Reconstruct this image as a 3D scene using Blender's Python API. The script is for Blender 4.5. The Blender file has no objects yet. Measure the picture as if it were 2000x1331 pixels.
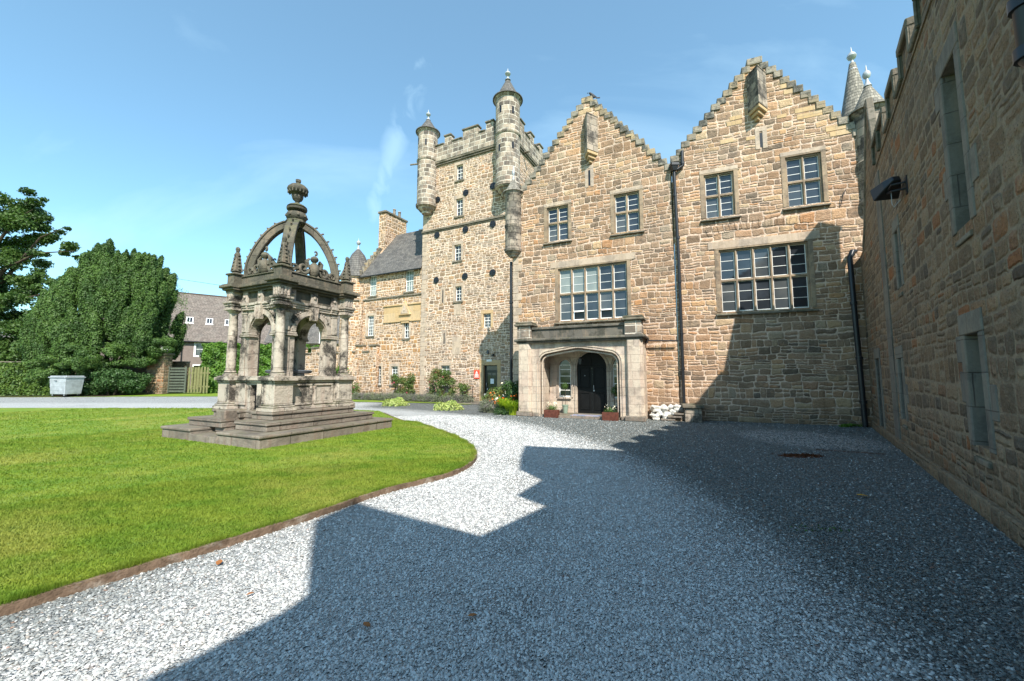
import bpy, bmesh, math, random
import numpy as np
from mathutils import Vector, Matrix
from mathutils.geometry import tessellate_polygon
R=math.radians
sc=bpy.context.scene
# ---------------------------------------------------------------- camera, sky, sun
cam_d=bpy.data.cameras.new('camera'); cam=bpy.data.objects.new('camera',cam_d); sc.collection.objects.link(cam)
cam.location=(0,0,1.65); cam.rotation_euler=(R(90+5.0),0,0)
cam_d.sensor_width=36; cam_d.lens=14.0; cam_d.clip_end=3000; cam_d.clip_start=0.05
sc.camera=cam
SUN_H, SUN_E = 166.0, 46.5
w=bpy.data.worlds.new('World'); sc.world=w; w.use_nodes=True
nt=w.node_tree; nt.nodes.clear()
sky=nt.nodes.new('ShaderNodeTexSky'); sky.sky_type='NISHITA'; sky.sun_disc=False
sky.sun_elevation=R(SUN_E); sky.sun_rotation=R(SUN_H); sky.air_density=1.0; sky.dust_density=0.5; sky.ozone_density=1.6
bg=nt.nodes.new('ShaderNodeBackground'); bg.inputs[1].default_value=0.15
out=nt.nodes.new('ShaderNodeOutputWorld')
tc=nt.nodes.new('ShaderNodeTexCoord')
mp=nt.nodes.new('ShaderNodeMapping'); mp.inputs['Rotation'].default_value=(R(20),R(-28),R(35)); mp.inputs['Scale'].default_value=(0.9,3.2,3.0)
nz=nt.nodes.new('ShaderNodeTexNoise'); nz.inputs['Scale'].default_value=1.3; nz.inputs['Detail'].default_value=7; nz.inputs['Roughness'].default_value=.55; nz.inputs['Distortion'].default_value=.5
rp=nt.nodes.new('ShaderNodeValToRGB'); rp.color_ramp.elements[0].position=.5; rp.color_ramp.elements[1].position=.82
rp.color_ramp.elements[0].color=(.10,.10,.10,1); rp.color_ramp.elements[1].color=(.5,.5,.5,1)
mx=nt.nodes.new('ShaderNodeMixRGB'); mx.inputs[2].default_value=(3.4,4.9,5.8,1)
L=nt.links.new
L(tc.outputs['Generated'],mp.inputs[0]); L(mp.outputs[0],nz.inputs[0]); L(nz.outputs[0],rp.inputs[0])
tint=nt.nodes.new('ShaderNodeMixRGB'); tint.blend_type='MULTIPLY'; tint.inputs[0].default_value=1; tint.inputs[2].default_value=(.74,1.04,1.01,1)
def wm(op,a,b=None,c=None):
    x=nt.nodes.new('ShaderNodeMath'); x.operation=op
    for i,v in enumerate((a,b,c)):
        if v is None: continue
        if isinstance(v,bpy.types.NodeSocket): L(v,x.inputs[i])
        else: x.inputs[i].default_value=v
    return x.outputs[0]
def wdot(v):
    x=nt.nodes.new('ShaderNodeVectorMath'); x.operation='DOT_PRODUCT'; L(tc.outputs['Generated'],x.inputs[0]); x.inputs[1].default_value=v; return x.outputs['Value']
def wrange(v,a,b,c=0,d=1):
    x=nt.nodes.new('ShaderNodeMapRange'); x.interpolation_type='SMOOTHSTEP'; L(v,x.inputs[0])
    for i,q in enumerate((a,b,c,d)): x.inputs[i+1].default_value=q
    return x.outputs[0]
# a thin upright wisp of cirrus: a band of sky round a great circle left of the tower
w1=Vector((-.335,.966,.42)).normalized(); w2=Vector((-.235,.938,.74)).normalized(); wn=w1.cross(w2).normalized(); wmid=(w1+w2).normalized()
nz2=nt.nodes.new('ShaderNodeTexNoise'); nz2.inputs['Scale'].default_value=9; nz2.inputs['Detail'].default_value=6; nz2.inputs['Distortion'].default_value=.8; L(tc.outputs['Generated'],nz2.inputs[0])
off=wm('ABSOLUTE',wm('ADD',wdot(wn),wm('MULTIPLY',wm('SUBTRACT',nz2.outputs[0],.5),.035)))
wisp=wm('MULTIPLY',wm('MULTIPLY',wrange(off,.0,.045,1,0),wrange(wdot(wmid),.97,.995)),wm('MULTIPLY',wrange(nz2.outputs[0],.35,.65),.42))
fac=wm('MAXIMUM',rp.outputs[0],wisp)
L(fac,mx.inputs[0]); L(sky.outputs[0],tint.inputs[1]); L(tint.outputs[0],mx.inputs[1]); L(mx.outputs[0],bg.inputs[0]); L(bg.outputs[0],out.inputs[0])
sd=bpy.data.lights.new('sun','SUN'); sd.energy=5.0; sd.angle=R(0.53); sd.color=(1,.945,.85)
sun=bpy.data.objects.new('sun',sd); sc.collection.objects.link(sun)
sdir=Vector((math.sin(R(SUN_H))*math.cos(R(SUN_E)),math.cos(R(SUN_H))*math.cos(R(SUN_E)),math.sin(R(SUN_E))))
sun.rotation_euler=sdir.to_track_quat('Z','Y').to_euler()
sc.view_settings.view_transform='Standard'; sc.view_settings.look='None'; sc.view_settings.exposure=0.82; sc.view_settings.gamma=1
sc.render.engine='CYCLES'

# ---------------------------------------------------------------- node helper
class NT:
    def __init__(s,name,rough=.85,spec=.3):
        s.m=bpy.data.materials.new(name); s.m.use_nodes=True; s.t=s.m.node_tree
        s.b=s.t.nodes['Principled BSDF']; s.b.inputs['Roughness'].default_value=rough
        s.b.inputs['Specular IOR Level'].default_value=spec
    def n(s,ty,**kw):
        x=s.t.nodes.new('ShaderNode'+ty)
        for k,v in kw.items():
            if k in('op',): x.operation=v
            elif hasattr(x,k): setattr(x,k,v)
        return x
    def put(s,sock,v):
        if isinstance(v,bpy.types.NodeSocket): s.t.links.new(v,sock)
        else:
            if sock.type=='RGBA' and len(v)==3: v=(*v,1)
            sock.default_value=v
    def uv(s):
        return s.n('UVMap').outputs[0]
    def obj(s): return s.n('TexCoord').outputs['Object']
    def geo(s,o='Position'): return s.n('NewGeometry').outputs[o]
    def math(s,op,a,b=0,c=0):
        x=s.n('Math',op=op); s.put(x.inputs[0],a); s.put(x.inputs[1],b); s.put(x.inputs[2],c); return x.outputs[0]
    def vm(s,op,a,b=(0,0,0)):
        x=s.n('VectorMath',op=op); s.put(x.inputs[0],a)
        if op=='SCALE': s.put(x.inputs[3],b)
        else: s.put(x.inputs[1],b)
        return x.outputs[0]
    def sep(s,v):
        x=s.n('SeparateXYZ'); s.put(x.inputs[0],v); return x.outputs
    def comb(s,a,b,c=0):
        x=s.n('CombineXYZ'); s.put(x.inputs[0],a); s.put(x.inputs[1],b); s.put(x.inputs[2],c); return x.outputs[0]
    def noise(s,v,scale,detail=3,rough=.5,dist=0,col=False):
        x=s.n('TexNoise'); s.put(x.inputs['Vector'],v); x.inputs['Scale'].default_value=scale; x.inputs['Detail'].default_value=detail
        x.inputs['Roughness'].default_value=rough; x.inputs['Distortion'].default_value=dist
        return x.outputs['Color' if col else 'Fac']
    def white(s,v,dim='3D'):
        x=s.n('TexWhiteNoise',noise_dimensions=dim)
        s.put(x.inputs['W'] if dim=='1D' else x.inputs['Vector'],v); return x.outputs
    def vor(s,v,scale,feat='F1',rand=1,dim='3D'):
        x=s.n('TexVoronoi',feature=feat,voronoi_dimensions=dim); s.put(x.inputs['Vector'],v); x.inputs['Scale'].default_value=scale; x.inputs['Randomness'].default_value=rand
        return x.outputs
    def ramp(s,f,stops,interp='LINEAR'):
        x=s.n('ValToRGB'); s.put(x.inputs[0],f); cr=x.color_ramp; cr.interpolation=interp
        while len(cr.elements)<len(stops): cr.elements.new(.5)
        for e,(p,c) in zip(cr.elements,stops):
            e.position=p; e.color=(*c,1) if hasattr(c,'__len__') else (c,c,c,1)
        return x.outputs[0]
    def mix(s,f,a,b,mode='MIX'):
        x=s.n('MixRGB',blend_type=mode); s.put(x.inputs[0],f)
        for i,v in ((1,a),(2,b)):
            if not isinstance(v,bpy.types.NodeSocket) and not hasattr(v,'__len__'): v=(v,v,v)
            s.put(x.inputs[i],v)
        return x.outputs[0]
    def rng(s,v,a,b,c=0,d=1,smooth=True):
        x=s.n('MapRange'); x.interpolation_type='SMOOTHSTEP' if smooth else 'LINEAR'
        s.put(x.inputs[0],v); x.inputs[1].default_value=a; x.inputs[2].default_value=b; x.inputs[3].default_value=c; x.inputs[4].default_value=d
        return x.outputs[0]
    def col(s,c): s.put(s.b.inputs['Base Color'],c)
    def bump(s,h,dist=.02,strength=1):
        x=s.n('Bump'); x.inputs['Distance'].default_value=dist; x.inputs['Strength'].default_value=strength
        s.put(x.inputs['Height'],h); s.t.links.new(x.outputs[0],s.b.inputs['Normal'])

def rubble(name,rowh=.24,stonew=.42,pal=None,mortar=(.55,.47,.38),jw=.022,wob=.07,soot=.35,sootc=(.10,.09,.08),bump=.035,split=.62,dark_foot=True,sat_var=1,mblend=1.0,rnd=.05,seed=0.,pits=.25,warm=(1.05,.975,.895)):
    """irregular rubble masonry: wavy courses of uneven height, random-width stones, some split in two"""
    a=NT(name,.9,.2)
    uv=a.uv(); u0=a.vm('ADD',uv,(seed,seed*.7,0))
    nA=a.vm('SUBTRACT',a.noise(u0,.9,2,.5,0,True),(.5,.5,.5)); nB=a.vm('SUBTRACT',a.noise(u0,4.2,3,.6,0,True),(.5,.5,.5))
    p=a.vm('ADD',u0,a.vm('ADD',a.vm('SCALE',nA,wob*2.6),a.vm('SCALE',nB,wob*1.3)))
    x,z,_=a.sep(p)
    # uneven course heights
    zz=a.math('ADD',a.math('DIVIDE',z,rowh),a.math('ADD',a.math('MULTIPLY',a.math('SINE',a.math('MULTIPLY',z,3.1)),.42),a.math('MULTIPLY',a.math('SINE',a.math('MULTIPLY_ADD',z,7.7,x)),.13)))
    row=a.math('FLOOR',zz); fz=a.math('SUBTRACT',zz,row)
    rr=a.white(row,'1D')[0]
    xw=a.math('ADD',a.math('DIVIDE',x,a.math('MULTIPLY_ADD',rr,stonew*.9,stonew*.55)),a.math('MULTIPLY',row,17.37))
    v=a.n('TexVoronoi',feature='F1',voronoi_dimensions='1D'); a.put(v.inputs['W'],xw); v.inputs['Scale'].default_value=1; v.inputs['Randomness'].default_value=.85
    ve=a.n('TexVoronoi',feature='DISTANCE_TO_EDGE',voronoi_dimensions='1D'); a.put(ve.inputs['W'],xw); ve.inputs['Scale'].default_value=1; ve.inputs['Randomness'].default_value=.85
    dx=a.math('MULTIPLY',ve.outputs['Distance'],stonew)
    cell=a.sep(v.outputs['Color'])
    rowk=a.math('MULTIPLY',row,.173)
    h1=a.white(a.comb(cell[0],cell[1],rowk))
    # split
    sp=a.math('GREATER_THAN',h1[0],split)
    hi=a.math('MULTIPLY',a.math('GREATER_THAN',fz,.52),sp)
    dzr=a.math('MINIMUM',fz,a.math('SUBTRACT',1,fz))
    dzs=a.math('ABSOLUTE',a.math('SUBTRACT',fz,.52))
    dz=a.math('MINIMUM',dzr,a.math('ADD',dzs,a.math('MULTIPLY',a.math('SUBTRACT',1,sp),9)))
    dz=a.math('MULTIPLY',dz,rowh)
    d=a.math('SMOOTH_MIN',dx,dz,rnd)
    d=a.math('ADD',d,a.math('MULTIPLY',a.math('SUBTRACT',a.noise(u0,14,3),.5),.022))
    d=a.math('ADD',d,a.math('MULTIPLY',a.math('SUBTRACT',a.noise(u0,2.3,3,.6),.47),.05))
    st=a.rng(d,jw*.35,jw)
    hh=a.white(a.comb(a.math('ADD',cell[0],hi),cell[2],rowk))
    pal=pal or [(.0,(.30,.22,.15)),(.2,(.42,.32,.22)),(.45,(.36,.30,.24)),(.62,(.50,.38,.24)),(.78,(.28,.23,.19)),(.9,(.46,.30,.18)),(1,(.40,.36,.30))]
    base=a.ramp(hh[0],pal)
    fine=a.noise(u0,22,4,.65); med=a.noise(u0,6,3,.6)
    base=a.mix(a.rng(fine,.3,.75,0,.55,False),base,a.mix(1,base,(.55,.5,.46),'MULTIPLY'))
    base=a.mix(a.rng(med,.5,.75,0,.25),base,(.48,.41,.33))
    base=a.mix(a.rng(a.noise(u0,.35,3),.42,.6,0,.45),base,a.mix(1,base,(1.1,.96,.8),'MULTIPLY'))
    base=a.mix(a.math('MULTIPLY',a.rng(a.noise(u0,30,4,.7),.56,.66),pits),base,(.05,.042,.035))
    mort=a.mix(a.rng(a.noise(u0,9,3,.6),.35,.7),mortar,tuple(c*.72 for c in mortar))
    # smeared pointing
    smear=a.math('MULTIPLY',a.rng(a.noise(u0,3.1,4,.7),.56,.64),1-mblend)
    stc=a.math('MULTIPLY',st,a.math('SUBTRACT',1,smear))
    c=a.mix(stc,mort,base)
    # soot and lichen
    big=a.noise(u0,.55,5,.62); s2=a.math('MULTIPLY',a.rng(big,.48,.68),soot)
    blk=a.math('MULTIPLY',a.math('GREATER_THAN',hh[1] if len(hh)<2 else a.sep(hh[1])[1],.8),a.rng(a.noise(u0,5,3),.35,.6,0,.75))
    c=a.mix(a.math('MULTIPLY',s2,a.rng(fine,.25,.6,.4,1)),c,sootc)
    c=a.mix(a.math('MULTIPLY',a.math('MULTIPLY',blk,stc),min(1,.35+soot)),c,sootc)
    sm_=a.n('Mapping'); a.put(sm_.inputs[0],u0); sm_.inputs['Scale'].default_value=(3.2,.33,1)
    sk=a.math('MULTIPLY',a.rng(a.noise(sm_.outputs[0],1.3,5,.62),.54,.72),a.rng(a.noise(u0,.8,2),.4,.6))
    c=a.mix(a.math('MULTIPLY',sk,min(.6,.25+soot)),c,a.mix(1,c,(.42,.39,.36),'MULTIPLY'))
    if dark_foot:  # darker and browner towards the wall foot
        zz2=a.sep(uv)[1]
        low=a.math('MULTIPLY',a.rng(a.math('ADD',zz2,a.math('MULTIPLY',a.noise(u0,1.7,4),1.2)),.5,1.4,1,0),.5)
        c=a.mix(low,c,(.13,.115,.085))
    a.col(a.mix(1,c,warm,'MULTIPLY'))
    hgt=a.math('ADD',a.math('MULTIPLY',a.rng(d,jw*.3,jw*2.2),a.math('MULTIPLY_ADD',hh[0],.35,.25)),a.math('ADD',a.math('MULTIPLY',fine,.75),a.math('MULTIPLY',med,.9)))
    a.bump(hgt,bump)
    return a.m

def ashlar(name,pal,rowh=.3,stw=.55,joint=(.5,.46,.4),jw=.008,soot=.3,sootc=(.06,.055,.05),bump=.012,stain=(.30,.22,.15),top=0,rough=.85):
    a=NT(name,rough,.25)
    uv=a.uv(); n=a.vm('SUBTRACT',a.noise(uv,2.5,3,.6,0,True),(.5,.5,.5)); p=a.vm('ADD',uv,a.vm('SCALE',n,.015))
    x,z,_=a.sep(p)
    zz=a.math('DIVIDE',z,rowh); row=a.math('FLOOR',zz); fz=a.math('SUBTRACT',zz,row)
    xx=a.math('ADD',a.math('DIVIDE',x,stw),a.math('MULTIPLY',a.white(row,'1D')[0],3.7)); cl=a.math('FLOOR',xx); fx=a.math('SUBTRACT',xx,cl)
    dx=a.math('MULTIPLY',a.math('MINIMUM',fx,a.math('SUBTRACT',1,fx)),stw); dz=a.math('MULTIPLY',a.math('MINIMUM',fz,a.math('SUBTRACT',1,fz)),rowh)
    d=a.math('MINIMUM',dx,dz); st=a.rng(d,jw*.4,jw)
    hh=a.white(a.comb(cl,row,.5))
    base=a.ramp(hh[0],pal)
    ob=a.obj()
    fine=a.noise(ob,26,4,.65)
    base=a.mix(a.rng(fine,.3,.75,0,.4,False),base,a.mix(1,base,(.6,.56,.52),'MULTIPLY'))
    c=a.mix(st,joint,base)
    pst=a.n('Mapping'); a.put(pst.inputs[0],ob); pst.inputs['Scale'].default_value=(5,5,.7)
    streak=a.rng(a.noise(pst.outputs[0],1.2,5,.65),.47,.66)
    c=a.mix(a.math('MULTIPLY',streak,.35),c,stain)
    sn=a.math('MULTIPLY',a.rng(a.noise(ob,1.9,7,.72),.47,.60),soot)
    sn=a.math('MULTIPLY',sn,a.rng(fine,.2,.55,.5,1))
    c=a.mix(sn,c,sootc)
    if top:
        up=a.sep(a.geo('Normal'))[2]
        tf=a.math('MULTIPLY',a.rng(up,.3,.8),a.rng(a.noise(ob,7,4,.6),.25,.6,.3,1))
        c=a.mix(a.math('MULTIPLY',tf,top),c,a.mix(a.rng(a.noise(ob,3,3),.45,.6),(.085,.09,.045),(.07,.065,.055)))
    a.col(c)
    a.bump(a.math('ADD',a.math('MULTIPLY',st,.6),a.math('ADD',a.math('MULTIPLY',fine,.5),a.math('MULTIPLY',a.noise(ob,7,4),.7))),bump)
    return a.m

def slate(name,c0=(.07,.066,.063),c1=(.135,.125,.115),rowh=.17,stw=.24,moss=.2):
    a=NT(name,.7,.35); uv=a.uv()
    x,z,_=a.sep(a.vm('ADD',uv,a.vm('SCALE',a.vm('SUBTRACT',a.noise(uv,5,2,.5,0,True),(.5,.5,.5)),.03)))
    zz=a.math('DIVIDE',z,rowh); row=a.math('FLOOR',zz); fz=a.math('SUBTRACT',zz,row)
    xx=a.math('ADD',a.math('DIVIDE',x,stw),a.math('MULTIPLY',a.white(row,'1D')[0],3.7)); cl=a.math('FLOOR',xx); fx=a.math('SUBTRACT',xx,cl)
    h=a.white(a.comb(cl,row,0))
    edge=a.math('MULTIPLY',a.rng(a.math('MINIMUM',fx,a.math('SUBTRACT',1,fx)),0,.07),a.rng(fz,0,.16))
    c=a.mix(h[0],c0,c1); c=a.mix(a.math('MULTIPLY',a.rng(a.noise(uv,1.3,5,.65),.45,.7),.5),c,(.17,.155,.135))
    c=a.mix(a.math('MULTIPLY',a.rng(a.noise(uv,4,5,.7),.55,.7),moss),c,(.12,.12,.06))
    c=a.mix(edge,tuple(q*.35 for q in c0),c)
    a.col(c); a.bump(a.math('ADD',a.math('MULTIPLY',a.math('SUBTRACT',1,fz),1),a.math('MULTIPLY',edge,.5)),.02); return a.m

def plain(name,c,rough=.6,spec=.3,metal=0,var=.25,vs=6,bump=0,coat=0,dirt=None):
    a=NT(name,rough,spec); ob=a.obj()
    k=a.noise(ob,vs,5,.6)
    cc=a.mix(a.rng(k,.3,.75,0,1),c,tuple(q*(1-var) for q in c))
    if dirt: cc=a.mix(a.rng(a.noise(ob,vs*.4,5,.7),.52,.7,0,.7),cc,dirt)
    a.col(cc); a.b.inputs['Metallic'].default_value=metal
    if coat: a.b.inputs['Coat Weight'].default_value=coat
    if bump: a.bump(a.noise(ob,vs*4,4),bump)
    return a.m
def glassm(name,c=(.02,.024,.03),extra=None,ior=1.9):
    a=NT(name,.04,.5); a.b.inputs['IOR'].default_value=1.6 if ior>1.8 else 1.5
    ob=a.obj()
    a.col(a.mix(a.rng(a.noise(ob,1.1,3),.4,.65),c,extra or tuple(q*1.8 for q in c)))
    a.bump(a.noise(ob,1.6,1),.012,.35); return a.m
def leafm(name,c0,c1,c2=None,vs=.8,rough=.55,trans=.25,spec=.35):
    a=NT(name,rough,spec); pos=a.geo()
    wn=a.n('TexWhiteNoise',noise_dimensions='3D'); a.put(wn.inputs['Vector'],a.vm('SNAP',pos,(.09,.09,.09)))
    c=a.mix(wn.outputs[0],c0,c1)
    if c2: c=a.mix(a.math('MULTIPLY',a.rng(a.noise(pos,vs,4,.6),.45,.65),.8),c,c2)
    a.col(c)
    tr=a.n('BsdfTranslucent'); a.put(tr.inputs[0],a.mix(1,c,(1.25,1.35,.55),'MULTIPLY'))
    ms=a.n('MixShader'); ms.inputs[0].default_value=trans
    a.t.links.new(a.b.outputs[0],ms.inputs[1]); a.t.links.new(tr.outputs[0],ms.inputs[2])
    a.t.links.new(ms.outputs[0],a.t.nodes['Material Output'].inputs[0]); return a.m

M={}
FP=[(0,(.20,.15,.11)),(.14,(.42,.295,.205)),(.3,(.30,.23,.175)),(.45,(.50,.345,.225)),(.56,(.17,.145,.12)),(.68,(.43,.29,.195)),(.8,(.35,.30,.24)),(.9,(.52,.41,.28)),(.96,(.44,.26,.14)),(1,(.38,.26,.19))]
M['facade']=rubble('facade_rubble',.225,.38,FP,mortar=(.66,.53,.44),jw=.022,wob=.07,soot=.34,bump=.05,rnd=.06,split=.70)
M['tower']=rubble('tower_rubble',.20,.33,[(0,(.19,.155,.125)),(.18,(.41,.30,.20)),(.36,(.29,.25,.21)),(.5,(.47,.35,.23)),(.65,(.22,.19,.165)),(.8,(.40,.27,.18)),(.9,(.36,.32,.27)),(1,(.46,.27,.16))],mortar=(.72,.61,.53),jw=.028,wob=.10,soot=.22,bump=.045,split=.5,rnd=.07,seed=13)
M['leftwing']=rubble('left_wing_rubble',.24,.34,[(0,(.22,.165,.115)),(.25,(.43,.28,.15)),(.5,(.22,.18,.145)),(.75,(.48,.29,.14)),(1,(.33,.27,.21))],mortar=(.70,.58,.49),jw=.034,wob=.10,soot=.3,bump=.045,split=.5,rnd=.07,seed=31)
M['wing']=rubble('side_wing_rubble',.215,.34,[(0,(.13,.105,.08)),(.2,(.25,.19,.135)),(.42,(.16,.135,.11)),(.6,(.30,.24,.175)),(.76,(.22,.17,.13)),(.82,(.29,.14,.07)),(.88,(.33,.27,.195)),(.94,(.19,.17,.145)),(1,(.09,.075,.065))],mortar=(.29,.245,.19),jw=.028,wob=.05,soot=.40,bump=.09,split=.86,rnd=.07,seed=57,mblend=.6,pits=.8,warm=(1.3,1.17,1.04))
M['dressed']=ashlar('dressed_sandstone',[(0,(.46,.36,.27)),(.5,(.52,.415,.315)),(1,(.41,.33,.265))],.42,.9,joint=(.42,.34,.27),soot=.4,sootc=(.13,.11,.095),bump=.012)
M['mullion']=ashlar('brown_mullion_stone',[(0,(.30,.22,.145)),(.5,(.38,.285,.19)),(1,(.25,.185,.13))],.5,.9,joint=(.3,.24,.18),soot=.5,bump=.012)
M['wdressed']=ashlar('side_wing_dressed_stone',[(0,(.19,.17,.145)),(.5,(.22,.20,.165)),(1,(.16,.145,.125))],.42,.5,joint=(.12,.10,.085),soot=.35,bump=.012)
M['orange']=ashlar('ochre_sandstone',[(0,(.50,.34,.17)),(1,(.54,.40,.24))],.6,1.2,joint=(.45,.33,.2),soot=.15)
M['crow']=ashlar('weathered_step_stone',[(0,(.20,.18,.15)),(.3,(.45,.34,.20)),(.5,(.13,.125,.11)),(.75,(.28,.25,.2)),(1,(.34,.30,.24))],.27,.7,joint=(.2,.18,.14),soot=.95,sootc=(.055,.055,.048),bump=.03,top=.3)
M['turret']=ashlar('sooty_turret_ashlar',[(0,(.15,.125,.10)),(.3,(.42,.34,.27)),(.55,(.10,.085,.075)),(.8,(.50,.42,.33)),(1,(.25,.18,.14))],.29,.42,joint=(.60,.54,.46),jw=.03,soot=.6,bump=.03)
M['turret_pale']=ashlar('pale_turret_ashlar',[(0,(.30,.26,.21)),(.5,(.42,.35,.28)),(1,(.20,.175,.15))],.30,.42,joint=(.14,.12,.10),jw=.016,soot=.9,sootc=(.045,.04,.035),bump=.015)
M['moss']=ashlar('mossy_coping_stone',[(0,(.15,.13,.10)),(1,(.23,.20,.16))],.4,.6,joint=(.08,.08,.06),soot=.7,sootc=(.05,.055,.035),bump=.02,top=.6)
M['porch']=ashlar('porch_ashlar',[(0,(.52,.44,.35)),(.4,(.58,.49,.39)),(.8,(.50,.40,.32)),(1,(.55,.47,.40))],.3,.44,joint=(.36,.29,.23),jw=.007,soot=.45,sootc=(.15,.125,.11),bump=.014,stain=(.33,.22,.17))
M['porchdark']=ashlar('sooty_porch_cornice',[(0,(.10,.092,.08)),(1,(.17,.155,.13))],.6,1.0,joint=(.06,.055,.05),soot=.85,sootc=(.045,.045,.035),bump=.012,top=.4)
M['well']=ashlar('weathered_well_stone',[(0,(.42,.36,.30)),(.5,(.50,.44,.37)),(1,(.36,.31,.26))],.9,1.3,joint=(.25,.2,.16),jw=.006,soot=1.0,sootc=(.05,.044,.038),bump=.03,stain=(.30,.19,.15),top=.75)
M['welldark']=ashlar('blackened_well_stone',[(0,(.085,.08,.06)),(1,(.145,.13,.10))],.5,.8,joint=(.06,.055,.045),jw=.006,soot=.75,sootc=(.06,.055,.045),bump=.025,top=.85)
M['step']=ashlar('lichened_step_stone',[(0,(.19,.16,.13)),(1,(.28,.24,.2))],.5,.9,joint=(.12,.09,.07),jw=.01,soot=.6,sootc=(.11,.095,.08),bump=.03,stain=(.20,.11,.08),top=.5)
M['slate']=slate('slate_tiles'); M['slatebrown']=slate('brown_slate_tiles',(.115,.092,.08),(.20,.165,.14),.2,.3,.25)
M['slatefish']=slate('stone_slates',(.13,.12,.10),(.30,.27,.22),.13,.18,.3)
M['white']=plain('white_paint',(.80,.80,.77),.45,.4,var=.08)
M['glass']=glassm('window_glass'); M['glassblind']=glassm('glass_over_blind',(.20,.23,.22),(.25,.28,.26),1.7)
M['glassgrey']=glassm('glass_before_grey_room',(.05,.058,.065),(.085,.09,.09),1.9)
M['iron']=plain('black_cast_iron',(.015,.016,.02),.4,.5,var=.4)
M['black']=plain('black_paint',(.012,.012,.014),.3,.5,var=.4)
M['lead']=plain('grey_lead',(.42,.44,.46),.5,.5,var=.25,metal=.2)
M['leaddark']=plain('dark_lead',(.10,.11,.125),.45,.5,var=.3)
M['harl']=plain('brown_harling',(.23,.185,.165),.95,.1,var=.2,bump=.03,vs=3)
M['door']=plain('dark_door_paint',(.006,.006,.006),.55,.2,var=.4)
M['red']=plain('red_sign_board',(.68,.07,.035),.5,.4,var=.05)
M['woodbed']=plain('lawn_edging_timber',(.20,.14,.10),.9,.1,var=.5,vs=9,bump=.01,dirt=(.30,.26,.22))
M['corten']=plain('rusty_brown_planter',(.13,.045,.03),.7,.2,var=.45,vs=8)
M['greenwood']=plain('mossy_fence_timber',(.19,.185,.085),.9,.1,var=.35,vs=5)
M['greywood']=plain('weathered_gate_timber',(.10,.115,.09),.9,.1,var=.3,vs=5)
M['galv']=plain('galvanised_steel',(.47,.50,.52),.5,.5,var=.35,metal=.35,vs=3)
M['rubber']=plain('black_rubber',(.02,.02,.02),.8,.2)
M['quartz']=plain('white_quartz_rock',(.52,.51,.475),.7,.3,var=.12,vs=9,bump=.02)
M['potgreen']=plain('pale_green_glaze',(.24,.31,.24),.35,.5,var=.15)
M['soil']=plain('dark_soil',(.055,.04,.028),1,.05,var=.4,vs=8,bump=.03)
M['bark']=plain('tree_bark',(.085,.065,.048),.95,.1,var=.5,vs=7,bump=.04)
M['rust']=plain('rusty_iron',(.16,.06,.03),.9,.1,var=.6,vs=30,bump=.02)
M['slabstone']=plain('brown_ground_slab',(.10,.075,.065),.9,.1,var=.3)
M['paper']=plain('white_paper',(.75,.78,.8),.6,.2,var=.05)
M['bird']=plain('black_feathers',(.018,.018,.022),.6,.4)
M['yellowleaf']=plain('yellow_leaf',(.65,.33,.02),.7,.2)
M['brownleaf']=plain('brown_leaf',(.30,.12,.04),.7,.2)
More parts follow.
